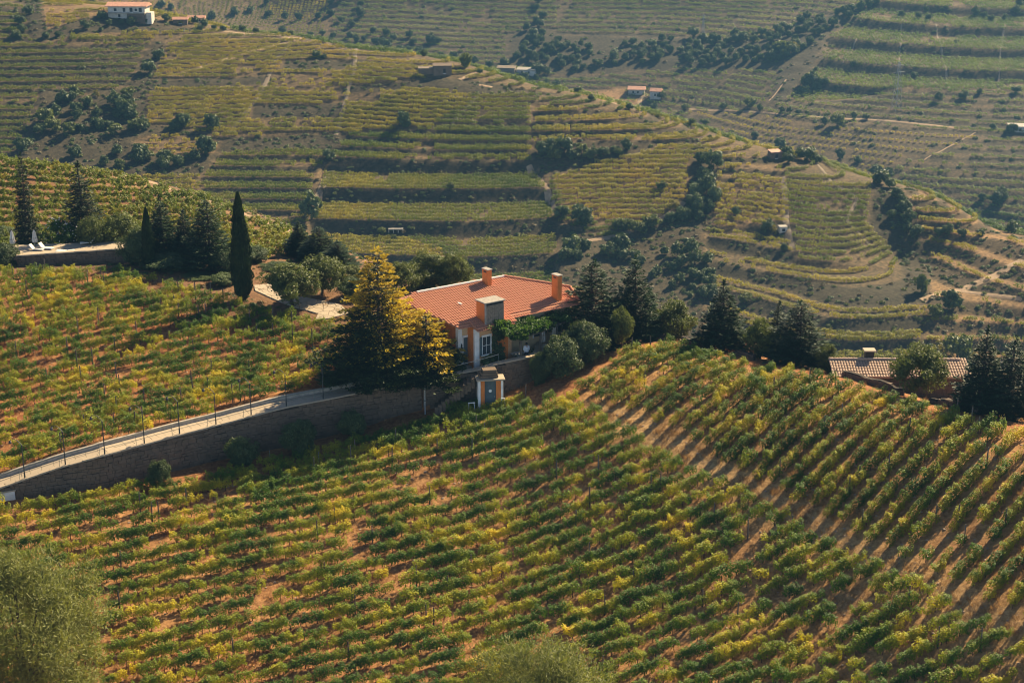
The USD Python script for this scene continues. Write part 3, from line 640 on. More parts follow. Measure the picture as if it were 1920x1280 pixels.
def limbs(rng, C, h0, r, n=7):
    out = []
    for c in C[rng.permutation(len(C))[:n]]:
        out.append(tube([(0, 0, h0 * .7), tuple(np.array([c[0] * .35, c[1] * .35, h0 + .35 * (c[2] - h0)])), tuple(c * .92)], [r, r * .6, r * .2], 4))
    return out

KIND = {}
def register(nm, crown, trunk, leafmat, extra=None, barkmat=None):
    p = proto(nm)
    part('crown', crown, leafmat, p)
    if extra:
        for en, em, emat in extra: part(en, em, emat, p)
    part('trunk', trunk, barkmat or mat_bark, p)
    KIND[nm] = p
for k in range(4):                       # cedars: broad cones, about 8 m high and 2.1 m radius
    cr, bo, _ = conifer(rng, 8.0, [2.3, 2.1, 2.5, 1.9][k], [34, 38, 34, 40][k], shape=[.8, .95, .7, .9][k], size=.40, dens=3.0, rise=.45, ragged=.18)
    register(f'cedar_{k}', cr, cat([trunk_mesh(7.4, .16, rng)] + bo), mat_conifer)
for k in range(2):                       # slender ragged spruces
    cr, bo, _ = conifer(rng, 8.0, [1.15, 1.5][k], 40, shape=[.62, .8][k], size=.38, dens=2.4, rise=.05, ragged=.35)
    register(f'spruce_{k}', cr, cat([trunk_mesh(7.6, .14, rng)] + bo), mat_spruce)
for k in range(2):
    register(f'cypress_{k}', cypress_crown(rng, 10.0, 1.0, 9000), trunk_mesh(5, .13, rng, .01), mat_cypress)
def olive(rng, nm, n_clump, per, size, mat, squash=1.0, stem=1.4, R=2.0, H=3.0, z0=.9, asp=.42):
    cr, C = blob_crown(rng, R, H, z0, n_clump, per, size, asp, clump=.32, squash=squash)
    register(nm, cr, cat([trunk_mesh(stem, .17, rng, .05)] + limbs(rng, C, stem, .08, 9)), mat)
for k in range(3): olive(rng, f'olive_{k}', 80, 120, .25, mat_olive, squash=[1, .85, 1.1][k])
for k in range(2): olive(rng, f'olive_{k + 3}', 90, 120, .26, mat_olive, squash=[1, 1.15][k], z0=.25, H=3.6, stem=.7)
for k in range(3): olive(rng, f'shrub_{k}', 80, 170, .19, mat_bush, H=3.4, z0=.1, stem=.8, asp=.6, squash=[1, .9, 1.1][k])
for k in range(5):                       # small round trees and bushes of the far hills, radius 1
    cr, C = blob_crown(rng, 1.0, [1.7, 1.5, 2.1, 1.4, 1.8][k], [.25, .15, .3, .05, .3][k], 22, 36, .36, .8, clump=.46)
    register(f'far_bush_{k}', cr, tube([(0, 0, -.5), (.05, 0, .4), (0, 0, .9)], [.1, .08, .05], 5), mat_bush)
for k in range(2):
    cr, C = blob_crown(rng, 1.0, 1.7, .2, 22, 36, .36, .8, clump=.46)
    register(f'far_olive_{k}', cr, tube([(0, 0, -.5), (.05, 0, .4), (0, 0, .9)], [.1, .08, .05], 5), mat_olive)
cr, C = blob_crown(rng, 1.0, 1.7, .2, 16, 30, .28, .7, clump=.42); register('gold_bush', cr, tube([(0, 0, -.5), (.05, 0, .4), (0, 0, .9)], [.1, .08, .05], 5), mat_goldbush)
cr, bo, _ = conifer(rng, 4.0, .55, 14, shape=.6, size=.4, dens=1.4, rise=.1); register('far_conifer', cr, tube([(0, 0, -.5), (0, 0, 3.6)], [.09, .03], 5), mat_spruce)

TREENAME = {'cedar': 'cedar_tree', 'spruce': 'spruce_tree', 'cypress': 'cypress_tree', 'olive': 'olive_tree', 'shrub': 'shrub'}
def tree(kind, px, Z, top, width, label, nm=None, catg=None, rot=None):
    """stands at depth Z in picture column px; its top shows at row top, its crown is width pixels wide"""
    base = kind.split('_')[0]
    v = .0
    x = (px - 960) / F * Z
    y = None
    for py in np.arange(300, 1500, 4.0):                       # plan y of depth Z depends on the height, so walk down to the ground
        p = up(px, py, np.array(Z))
        if p[2] <= G(p[:1], p[1:2])[0]: break
    y = p[1]; z = float(G(p[:1], p[1:2])[0])
    h = height_to(x, y, top) - z
    R0 = {'cedar': 2.3, 'spruce': 1.35, 'cypress': 1.02, 'olive': 2.3, 'shrub': 2.3}[base]; H0 = {'cedar': 8., 'spruce': 8., 'cypress': 10., 'olive': 3.9, 'shrub': 3.6}[base]
    sx = width / 2 / F * Z / R0 * (1.14 if base == 'cedar' else 1.0)
    return copy(KIND[kind], nm or TREENAME[base], (x, y, z - .05), rng.uniform(0, 6.28) if rot is None else rot, (sx, sx, h / H0), label=label, cat=catg or ('shrub' if base == 'shrub' else 'tree'))
tree('spruce_0', 55, 166, 290, 46, 'slender dark spruce, the leftmost tall tree above the pool terrace')
tree('spruce_1', 160, 165, 303, 74, 'ragged dark spruce standing behind the pool olives, second tall tree from the left')
tree('cypress_0', 281, 154.5, 388, 24, 'narrow short cypress at the left edge of the dark conifer clump')
tree('cedar_1', 307, 158, 368, 84, 'dark cedar just right of the narrow short cypress')
tree('cedar_3', 350, 157, 392, 76, 'lower middle cedar of the dark clump left of the big cypress')
tree('cedar_0', 392, 155.5, 372, 92, 'broad pointed cedar nearest the big cypress')
tree('cypress_1', 456, 146.8, 360, 40, 'tall dark columnar cypress standing alone above the paved forecourt')
tree('shrub_0', 432, 155, 468, 85, 'dull green shrub half hidden behind the tall cypress')
tree('shrub_1', 330, 156, 470, 130, 'dark undergrowth shrub at the foot of the cedar clump', rot=1)
tree('shrub_2', 478, 160, 462, 60, 'grey green shrub right behind the tall cypress')
tree('cedar_3', 562, 165, 414, 66, 'small pointed cedar behind the left olive of the forecourt')
tree('cedar_2', 600, 163, 424, 70, 'middle small cedar behind the forecourt olives')
tree('cedar_0', 634, 160, 450, 76, 'leaning low cedar right of the forecourt olives')
tree('olive_0', 548, 145.5, 497, 104, 'spreading olive tree shading the middle of the paved forecourt')
tree('olive_1', 604, 148.5, 482, 92, 'olive tree with a visible trunk behind the forecourt paving')
tree('shrub_0', 12, 158, 456, 62, 'dark shrub at the left end of the pool terrace wall')
tree('olive_2', 178, 161.5, 411, 58, 'yellowish round olive tree on a thin stem on the pool terrace')
tree('olive_0', 228, 163, 400, 84, 'larger grey olive tree behind the round pool olive')
tree('shrub_2', 262, 157, 428, 66, 'speckled shrub at the right end of the pool terrace wall')
tree('shrub_1', 5, 172, 424, 50, 'small shrub behind the left parasol at the picture edge')
tree('olive_3', 757, 150, 490, 74, 'olive tree behind the house roof, left of the pair')
tree('olive_4', 812, 152, 477, 104, 'wide olive tree behind the ridge of the house roof')
tree('olive_3', 852, 151, 474, 66, 'olive tree behind the roof, nearest the rear chimney')
tree('shrub_2', 700, 150, 500, 70, 'low shrub behind the golden cedar')
tree('shrub_1', 668, 148, 522, 70, 'dark shrub between the forecourt paving and the golden cedar')
tree('shrub_2', 520, 157, 492, 60, 'grey shrub behind the left end of the forecourt paving')
tree('olive_4', 648, 153, 498, 56, 'small dense olive behind the forecourt, nearest the golden cedar')
tree('shrub_0', 418, 151, 512, 60, 'dark shrub at the foot of the big cypress on its left')
tree('shrub_2', 372, 152.5, 514, 70, 'dark shrub under the cedar nearest the big cypress')
tree('cedar_2', 1112, 141.5, 487, 122, 'broad dark cedar at the right corner of the house')
tree('cedar_0', 1188, 143, 482, 104, 'dark cedar second to the right of the house')
tree('olive_1', 1165, 138.5, 580, 50, 'pale rounded olive between the two cedars right of the house')
tree('shrub_0', 1054, 134.6, 632, 86, 'big grey green shrub at the corner of the dining terrace')
tree('shrub_1', 1098, 136.5, 606, 84, 'dark shrub below the cedar, right of the terrace corner shrub')
tree('shrub_2', 1010, 134.2, 660, 36, 'climbing shrub hanging over the terrace wall corner')
tree('olive_4', 1262, 143, 568, 84, 'round olive tree behind the crest, left of the lone cedar')
tree('shrub_0', 1222, 142, 612, 50, 'low shrub behind the crest between cedar and olive')
tree('cedar_1', 1352, 138, 526, 106, 'lone pointed cedar on the crest of the right vineyard')
tree('olive_3', 1428, 136.5, 598, 70, 'round dark olive tree left of the crest cedar pair')
tree('cedar_3', 1456, 138, 562, 60, 'thin cedar top rising behind the round olive on the crest')
tree('cedar_2', 1494, 134.8, 563, 108, 'broad dark cedar on the crest, left of the long tiled building')
tree('olive_4', 1550, 132.3, 648, 48, 'small round olive at the left end of the long tiled building')
tree('olive_2', 1718, 124.8, 656, 104, 'loose olive tree in front of the long tiled building')
tree('cedar_1', 1838, 120.3, 614, 108, 'tall dark cedar at the right end of the long tiled building')
tree('cedar_0', 1890, 119.2, 632, 100, 'dark cedar at the right picture edge')

# the golden cedar: two crowns, dark inside, yellow tips outside, with sunlight painted as extra gold sunward
def golden(px, Z, top, width, label, seed, n):
    r = np.random.default_rng(seed)
    p = up(px, 700, np.array(Z)); z = float(G(p[:1], p[1:2])[0]); h = height_to(p[0], p[1], top) - z; R = width / 2 / F * Z
    t = thing('golden_cedar', (p[0], p[1], z - .1), 0, label=label, cat='tree')
    cr, bo, C = conifer(r, h, R, n, base=.02, shape=.72, rise=.30, size=.36, dens=7.0, ragged=.16, lobes=4, wf=.5)
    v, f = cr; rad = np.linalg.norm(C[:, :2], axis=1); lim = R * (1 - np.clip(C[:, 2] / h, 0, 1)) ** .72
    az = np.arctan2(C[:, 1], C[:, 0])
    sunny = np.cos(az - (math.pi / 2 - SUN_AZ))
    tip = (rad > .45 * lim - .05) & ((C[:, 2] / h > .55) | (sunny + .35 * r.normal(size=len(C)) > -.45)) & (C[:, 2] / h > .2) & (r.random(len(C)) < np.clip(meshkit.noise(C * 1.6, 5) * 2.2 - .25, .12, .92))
    def sub(mask):
        idx = np.nonzero(mask)[0]; vv = v.reshape(-1, 4, 3)[idx].reshape(-1, 3); k = np.arange(len(idx))[:, None] * 4
        return vv, np.vstack([k + [0, 1, 2], k + [0, 2, 3]])
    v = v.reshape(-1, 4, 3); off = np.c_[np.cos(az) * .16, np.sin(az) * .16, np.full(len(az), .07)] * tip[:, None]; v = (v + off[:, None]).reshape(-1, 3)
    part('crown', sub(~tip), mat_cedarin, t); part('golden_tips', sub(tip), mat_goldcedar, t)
    part('trunk', cat([trunk_mesh(h * .92, .2, r, .02)] + bo), mat_bark, t)
golden(712, 133.0, 466, 205, 'large golden cedar with yellow tips left of the house', 3, 34)
golden(800, 133.0, 584, 146, 'lower golden conifer leaning against the house wall', 4, 20)

# two olive crowns of the near foreground
def near_olive(px, Z, top, width, label, seed, n_clump, per):
    r = np.random.default_rng(seed)
    p = up(px, 1300, np.array(Z)); z = float(G(p[:1], p[1:2])[0]); h = height_to(p[0], p[1], top) - z; R = width / 2 / F * Z
    t = thing('olive_tree', (p[0], p[1], z), 0, label=label, cat='tree')
    cr, C = blob_crown(r, R, h * .9, h * .1, n_clump, per, .27, .22, clump=.25, updir=1.0, core=.45, shoot=.35, flat=1.0)
    part('crown', cr, mat_near_olive, t); part('trunk', cat([trunk_mesh(h * .5, .25, r, .06)] + limbs(r, C, h * .4, .12, 14)), mat_bark, t)
near_olive(52, 97, 1052, 285, 'big near olive tree filling the bottom left corner', 21, 230, 300)
near_olive(1005, 90, 1228, 300, 'near olive crown rising at the bottom edge of the picture', 22, 200, 290)

# oleander by the pool with white flowers
p = up(118, 480, np.array(163.5)); z = float(G(p[:1], p[1:2])[0])
t = thing('flowering_shrub', (p[0], p[1], z), 0, label='leafy shrub with white flowers behind the pool loungers', cat='shrub')
cr, C = blob_crown(rng, 2.0, 3.6, .1, 40, 60, .26, .5); part('foliage', cr, mat_climber, t)
n = 130; k = rng.integers(0, len(C), n); part('flowers', leaves(C[k] * 1.08 + rng.normal(0, .35, (n, 3)), unit(rng, n), unit(rng, n), .16, .15), mat_flower, t)

# ---------------------------------------------------------------- bushes and small trees of the hills
def far_tree(px, py, size, kinds, label, group=None, nm='bush', catg='bush', tall=1.0):
    q = hit(px, py, 200 if py < 640 else 100)
    Z = proj(q)[2]; r = .9 * size / 2 / F * float(Z)
    k = kinds[int(rng.integers(len(kinds)))]
    return copy(KIND[k], nm, (q[0], q[1], q[2] - .1 * r), rng.uniform(0, 6.28), (r, r, r * tall * rng.uniform(.85, 1.15)), label=label, cat=catg, group=group)
FB = ['far_bush_0', 'far_bush_1', 'far_bush_2', 'far_bush_3', 'far_bush_4']; FO = ['far_olive_0', 'far_olive_1']
def grove(pts, kinds, label, group, nm='bush', catg='bush', tall=1.0):
    for a, b, s in pts: far_tree(a, b, s, kinds, label, group, nm, catg, tall)
def scatter(poly, n, lo, hi, mind, seed):
    r = np.random.default_rng(seed); P = shapely.Polygon(poly); x0, y0, x1, y1 = P.bounds; out = []
    for _ in range(n * 30):
        a, b = r.uniform(x0, x1), r.uniform(y0, y1)
        if P.contains(shapely.Point(a, b)) and all((a - c) ** 2 + ((b - d) * 1.6) ** 2 > mind ** 2 for c, d, _ in out):
            out.append((a, b, r.uniform(lo, hi)))
            if len(out) >= n: break
    return out
grove([(86,232,30),(105,220,24),(118,196,26),(135,190,22),(143,212,24),(146,226,20),(165,203,22),(183,222,20),(215,198,26),(233,212,30),(245,222,28),(220,220,22),(240,196,28),(240,184,22),(100,248,26),(75,252,22),(130,252,24),(148,246,22),(182,242,26),(205,240,20),(216,254,26),(255,246,30),(270,243,22),(345,238,30),(330,244,22),(140,178,20),(125,192,18),(172,178,0.1)][:-1], FB + FO,
      'round grey green olive in the dark grove on the left hillside', 'olives of the left hillside grove', 'olive_tree', 'tree')
grove([(142,296,26),(220,292,22),(262,286,28),(262,306,30),(312,306,30),(335,312,26),(305,318,24),(388,290,34),(366,300,20),(280,302,20),(52,275,22),(38,286,26),(225,316,22),(196,312,18)], FB + FO, 'dark bush in the hollow behind the left knoll', 'bushes behind the left knoll')
far_tree(396, 242, 28, FB, 'single round tree at the foot of the dense plot', None, 'round_tree', 'tree', 1.2)
far_tree(756, 236, 26, FB, 'single leafy tree standing in the middle vine plot', None, 'round_tree', 'tree', 1.4)
far_tree(298, 113, 20, FB, 'upper of two dark bushes on the plot boundary', None); far_tree(280, 138, 24, FB, 'lower of two dark bushes on the plot boundary', None)
far_tree(593, 108, 20, FB, 'bush on the grassy bank in the upper vine plot', None); far_tree(608, 110, 12, FB, 'tiny bush beside the bank bush in the upper plot', None)
far_tree(617, 300, 24, FB, 'bush at the upper corner of the wide terraces', None)
far_tree(585, 412, 42, FB, 'leafy bush above the small forecourt cedars', None)
far_tree(182, 182, 13, ['gold_bush'], 'small golden bush above the left grove', None)
grove([(30,72,20),(42,62,16),(38,48,18),(55,28,22),(86,72,14),(110,70,13),(160,56,18),(192,36,16),(205,50,12),(228,46,11),(245,46,20),(145,4,16),(170,6,18),(68,6,14),(40,4,14),(272,44,11),(190,60,9)], FB, 'small round bush on the slope below the white farmhouse', 'bushes below the white farmhouse')
grove([(302,18,16),(321,20,12),(312,42,14),(346,44,13),(366,46,14),(397,42,18),(401,56,11),(383,52,14),(375,60,12)], FB, 'small tree beside the red roofed farm buildings', 'trees beside the red roofed farm')
grove([(418,58,12),(455,60,14),(480,62,12),(530,64,16),(545,66,13),(582,70,12),(605,66,11),(625,72,13)], FB, 'bush along the track on the hill crest', 'bushes along the crest track')
grove([(440,30,16),(470,25,14),(505,32,16),(535,38,14),(560,38,16),(598,36,14),(620,30,16),(640,42,14),(500,10,12),(620,10,14),(640,4,16)], FB, 'hazy bush on the slope beyond the hill crest', 'bushes beyond the hill crest')
grove([(668,82,14),(706,88,20),(724,94,22),(750,98,16),(768,100,14),(786,102,14),(796,106,14),(826,108,14),(850,112,16),(890,120,13),(700,64,13),(724,68,15),(738,76,14),(768,72,14),(776,82,16),(808,84,22),(822,82,12),(656,72,12),(684,78,12),(673,22,14),(678,34,16),(660,52,12),(676,12,14)], FB, 'round tree in the line along the middle hill crest', 'trees along the middle hill crest', 'round_tree', 'tree')
far_tree(874, 128, 20, FO, 'thin stemmed tree beside the ruined stone hut', None, 'round_tree', 'tree', 1.5)
grove([(918,128,14),(945,122,16),(984,150,14),(1010,140,24),(1026,142,14),(1005,152,12),(1025,162,14),(1043,164,16),(1085,176,16),(900,140,10),(1108,190,12),(1180,206,14),(1225,208,16)], FB, 'bush beside the pale walls at the end of the crest', 'bushes by the pale walls on the crest')
grove([(1020,288,30),(1040,300,30),(1058,288,32),(1072,298,26),(1090,292,22),(1100,300,18),(1112,300,22),(1130,294,22),(1152,288,20),(1174,284,22),(1160,292,20),(1035,282,22)], FB + FO, 'tree of the thicket in the middle of the golden hillside', 'thicket on the golden hillside', 'round_tree', 'tree')
grove([(1316,306,26),(1338,318,34),(1318,338,32),(1330,342,24),(1326,362,32),(1306,368,30),(1338,382,26),(1320,386,28),(1342,372,22),(1300,388,26),(1310,400,28),(1292,404,24),(1280,415,26),(1308,412,22),(1258,418,26),(1312,350,20),(1330,400,20)], FB, 'dark green tree crowding the steep gully', 'trees of the steep gully', 'round_tree', 'tree')
grove([(1052,408,30),(1090,420,34),(1100,424,24)], FB + FO, 'dull bush under the bare earth bank', 'bushes under the earth bank')
grove([(1160,432,26),(1180,434,28),(1200,438,26),(1222,428,30),(1212,422,20),(1262,396,26),(1240,358,18)], FO + ['gold_bush'], 'sunlit yellowish bush along the lower edge of the golden plot', 'sunlit bushes of the golden plot')
grove([(1072,474,34),(1092,468,28),(1060,486,30),(1080,484,24),(1140,482,30),(1162,476,34),(1168,488,26),(1190,486,24),(1200,492,22),(1246,478,18),(1270,480,24),(1292,464,24),(1296,480,28),(1276,502,24),(1302,498,26),(1326,496,24),(1262,508,16),(1250,504,14),(1224,520,16),(1232,516,18),(1274,532,20),(1300,520,22),(1328,520,28),(1310,528,20),(1330,536,26),(1300,542,16),(1318,552,20),(1334,548,22),(1260,542,14),(1320,560,18),(1294,556,14),(1338,562,20)], FB, 'round dark bush on the slope behind the house cedars', 'bushes on the slope behind the cedars')
grove([(1463,278,22),(1476,296,28),(1478,306,20),(1512,302,32),(1530,306,20),(1500,294,20),(1416,260,13),(1574,300,18),(1608,308,16),(1538,304,12)], FB, 'leafy tree around the small stone hut', 'trees around the small stone hut', 'round_tree', 'tree')
grove([(1640,330,22),(1650,344,32),(1664,336,22),(1682,372,24),(1694,398,26),(1704,420,28),(1716,442,26),(1690,384,18),(1668,352,20),(1672,410,18),(1700,436,20)], FB, 'dark bush in the shadowed cleft left of the dry spur', 'bushes of the shadowed cleft')
grove([(1762,444,20),(1776,442,20),(1803,444,18),(1838,442,16),(1896,438,24),(1842,378,16),(1870,384,30),(1878,376,22)], FB, 'round bush standing on the edge of the dry terraces', 'bushes on the dry terraces')
far_tree(1728, 548, 26, FB, 'tall bush where the dirt track forks', None, 'bush', 'bush', 1.9)
far_tree(1785, 580, 34, FB, 'dark round bush below the dirt track fork', None); far_tree(1752, 596, 26, FO, 'grey bush left of the dark round one below the track', None); far_tree(1772, 558, 14, FB, 'small bush on the dirt track', None)
far_tree(1396, 570, 24, FO, 'grey bush behind the lone crest cedar', None); far_tree(1340, 580, 18, FB, 'small bush left of the lone crest cedar', None)
grove([(1440,436,26),(1450,442,18),(1380,404,16),(1470,470,14)], ['gold_bush'] + FB, 'light green bush near the small white tank', 'bushes near the white tank')
grove([(845,356,14),(738,452,12),(716,442,16)], FO, 'dry pale bush on the bank of the wide terraces', 'dry bushes on the terrace banks')
# far hillside woodland
grove(scatter([(960,110),(985,60),(1010,40),(1030,75),(1100,90),(1150,95),(1200,78),(1290,76),(1300,110),(1230,120),(1060,136),(970,118)], 62, 11, 18, 11, 1), FB, 'hazy tree in the wood below the far terraces', 'far wood in the hollow', 'round_tree', 'tree')
grove(scatter([(1290,72),(1420,66),(1500,42),(1640,8),(1690,0),(1600,36),(1540,64),(1500,76),(1300,100)], 48, 11, 19, 12, 2), FB, 'hazy tree in the belt along the far hillside', 'far tree belt', 'round_tree', 'tree')
grove(scatter([(1290,108),(1460,92),(1520,82),(1480,112),(1440,120),(1290,128)], 34, 13, 18, 13, 3), FB, 'small tree in the orchard lines on the far slope', 'far orchard trees', 'round_tree', 'tree')
grove([(1460,96,26),(1474,104,30),(1490,100,22)], FO + ['gold_bush'], 'light green tree on the far slope above the orchard', 'light trees above the far orchard', 'round_tree', 'tree')
grove([(1000,70,18),(1012,52,16),(1018,36,16),(1006,20,14),(1010,8,14)], FB, 'tree on the far boundary between terraces', 'trees on the far boundary')
grove([(1690,34,13),(1722,36,13),(1740,38,15),(1828,32,16),(1845,34,16),(1858,42,12),(1884,40,13),(1905,30,16),(1912,14,16),(1736,24,10)], FB, 'small tree on the upper bank of the far square plots', 'trees above the far square plots', 'round_tree', 'tree')
grove([(1508,178,24),(1520,168,26),(1535,160,20),(1548,160,16),(1510,164,20),(1530,172,18),(1600,130,13),(1530,136,11),(1715,146,14),(1793,82,10)], FB, 'dark bush at the corner of the far square plots', 'bushes at the corner of the far plots')
grove([(1760,190,16),(1806,188,18),(1836,180,10),(1905,176,16)], FB, 'bush on the wide bank under the far square plots', 'bushes under the far square plots')
grove([(1284,206,14),(1356,206,14),(1406,202,20),(1424,210,12),(1466,214,12),(1480,214,12),(1496,216,11),(1514,216,10),(1550,220,12),(1570,236,24),(1545,236,14),(1600,226,12),(1624,224,12),(1296,236,16),(1322,236,16),(1332,262,12),(1414,262,13)], FB + FO, 'small tree along the valley track', 'trees along the valley track', 'round_tree', 'tree')
far_tree(1862, 242, 14, FB, 'bush left of the pale house at the right picture edge', None); far_tree(1896, 250, 22, FB, 'dark tree in front of the pale house at the right picture edge', None, 'round_tree', 'tree')
far_tree(1240, 186, 18, FO, 'round tree right of the two white houses', None, 'round_tree', 'tree')
grove([(1248+i*14, 190+i*.9, 7) for i in range(12)], ['far_conifer'], 'thin dark cypress in the row behind the valley track', 'row of thin cypresses', 'cypress_tree', 'tree', 1.0)
far_tree(1757, 672, 40, ['gold_bush'], 'yellow leaved tree behind the long tiled building', None, 'round_tree', 'tree'); far_tree(1795, 672, 48, FO, 'grey olive behind the right end of the long tiled building', None, 'olive_tree', 'tree')

for px, Z, tp, w, lab in ((300, 122.2, 862, 44, 'small dark shrub growing at the foot of the long path wall, left one'), (452, 126.0, 818, 60, 'dark bush leaning on the long path wall, middle one'), (562, 127.6, 790, 70, 'dark bush at the foot of the long path wall under the golden cedar shade'), (660, 129.6, 770, 60, 'leafy bush against the wall beneath the golden cedar')):
    tree('shrub_%d' % (px % 3), px, Z, tp, w, lab)
# ---------------------------------------------------------------- stone walls, path, rail, lamps
import manifold3d as m3
rng = np.random.default_rng(23)
mat_stone = island('schist_stone', [(0.0, (0.05, 0.036, 0.026)), (0.4, (0.22, 0.15, 0.098)), (0.7, (0.42, 0.30, 0.20)), (1.0, (0.78, 0.65, 0.48))])
mat_core = plain('wall_core', (0.045, 0.034, 0.026), rough=0.95, var=0.4, bump=0.4)
mat_slab = island('pale_slab', [(0.0, (0.30, 0.24, 0.17)), (0.6, (0.40, 0.33, 0.25)), (1.0, (0.48, 0.41, 0.32))], bump=0.25)
mat_kerb = plain('lime_mortar', (0.36, 0.31, 0.25), var=0.35, bump=0.3)
mat_white = plain('whitewash', (0.72, 0.70, 0.66), var=0.18, scale=2, rough=0.85, bump=0.1)
mat_cream = plain('cream_render', (0.62, 0.45, 0.26), var=0.12, scale=1.5, rough=0.9, bump=0.1)
mat_orange = plain('orange_render', (0.60, 0.185, 0.04), var=0.2, scale=1.8, rough=0.85, bump=0.1)
mat_ochre = plain('ochre_render', (0.58, 0.33, 0.17), var=0.2, scale=1.8, rough=0.9)
mat_tile = island('terracotta_tile', [(0.0, (0.36, 0.15, 0.085)), (0.45, (0.50, 0.225, 0.135)), (0.8, (0.58, 0.29, 0.19)), (1.0, (0.64, 0.40, 0.29))], bump=0.15, wisl=0.75)
mat_oldtile = island('pale_old_tile', [(0.0, (0.30, 0.20, 0.14)), (0.5, (0.46, 0.34, 0.25)), (1.0, (0.60, 0.48, 0.37))], bump=0.2)
mat_farroof = plain('far_roof_tile', (0.46, 0.24, 0.16), var=0.3, scale=1.2)
mat_iron = plain('dark_iron', (0.030, 0.034, 0.034), rough=0.5, var=0.3, spec=0.4)
mat_rail = plain('grey_green_paint', (0.16, 0.18, 0.15), rough=0.5, var=0.3)
mat_plank = plain('grey_plank', (0.20, 0.155, 0.115), rough=0.85, var=0.45, scale=5)
mat_door = plain('blue_grey_paint', (0.075, 0.105, 0.115), rough=0.6, var=0.2)
mat_dark = plain('dark_opening', (0.02, 0.022, 0.024), rough=0.4)
mat_canvas = plain('off_white_canvas', (0.60, 0.56, 0.50), var=0.1, rough=0.9)
mat_concrete = plain('weathered_concrete', (0.30, 0.27, 0.23), var=0.35, bump=0.2)
mat_glass = M('window_glass', {'d': ('principled_bsdf', {'base_color': (0.03, 0.035, 0.04), 'roughness': 0.08, 'specular_ior_level': 0.6})}, [], surface='d.BSDF')
mat_track = plain('dirt_track', (0.30, 0.21, 0.13), rough=0.95, var=0.3, scale=0.8, bump=0.4, bscale=4)
mat_rubble = plain('rubble', (0.20, 0.155, 0.11), rough=0.95, var=0.45, scale=1.5, bump=0.6, bscale=3)
mat_metal = plain('galvanised_steel', (0.42, 0.43, 0.43), rough=0.45, var=0.1, metallic=0.6)
mat_terracotta = plain('terracotta_pot', (0.42, 0.16, 0.075), rough=0.8, var=0.2)

BOXF = np.array([[0, 2, 1], [1, 2, 3], [4, 5, 6], [5, 7, 6], [0, 1, 4], [1, 5, 4], [2, 6, 3], [3, 6, 7], [0, 4, 2], [2, 4, 6], [1, 3, 5], [3, 7, 5]])
def stones(line, z0, z1, rng, thick=.3, hs=(.16, .34), ls=(.26, .75), proud=(.02, .12), skip=0.0):
    """rubble face of separate stones along a plan polyline; z0, z1: functions of the length along it"""
    line = np.asarray(line)[:, :2]; seg = np.linalg.norm(np.diff(line, axis=0), axis=1); cum = np.r_[0, np.cumsum(seg)]
    out = []; zmin, zmax = min(z0(s) for s in cum), max(z1(s) for s in cum); z = zmin
    while z < zmax:
        h = rng.uniform(*hs); s = rng.uniform(-.3, 0)
        while s < cum[-1]:
            L = rng.uniform(*ls); a, b = max(s, 0) + .012, min(s + L, cum[-1]) - .012
            mid = (a + b) / 2
            if b - a > .06 and z + h * .5 > z0(mid) and z + h * .7 < z1(mid) and rng.random() > skip:
                pa = np.array([np.interp(a, cum, line[:, 0]), np.interp(a, cum, line[:, 1])]); pb = np.array([np.interp(b, cum, line[:, 0]), np.interp(b, cum, line[:, 1])])
                t = (pb - pa) / np.linalg.norm(pb - pa); nr = np.array([t[1], -t[0]]); pr = rng.uniform(*proud)
                zt = min(z + h - .014, z1(mid)); zs = z + rng.normal(0, .012)
                v = []
                for dep in (pr, -thick):
                    for zz in (zs, zt):
                        for e in (pa, pb):
                            v.append(np.r_[e + nr * (dep + rng.normal(0, .012)), zz + rng.normal(0, .014)])
                out.append((np.array(v), BOXF))
            s += L
        z += h
    return out
def ribbon(top, bottom, back, zb):
    """solid wall strip: front line with heights top, pushed back by the offsets"""
    n = len(top); a = np.array(top); b = a + back
    v = np.vstack([a, np.c_[a[:, :2], np.full(n, zb)], b, np.c_[b[:, :2], np.full(n, zb)]])
    f = []
    for i in range(n - 1):
        for p, q in ((0, n), (2 * n, 0), (3 * n, 2 * n)):
            f += [(p + i, q + i, q + i + 1), (p + i, q + i + 1, p + i + 1)]
    for e in (0, n - 1): f += [(e, n + e, 3 * n + e), (e, 3 * n + e, 2 * n + e)]
    return v, np.array(f)
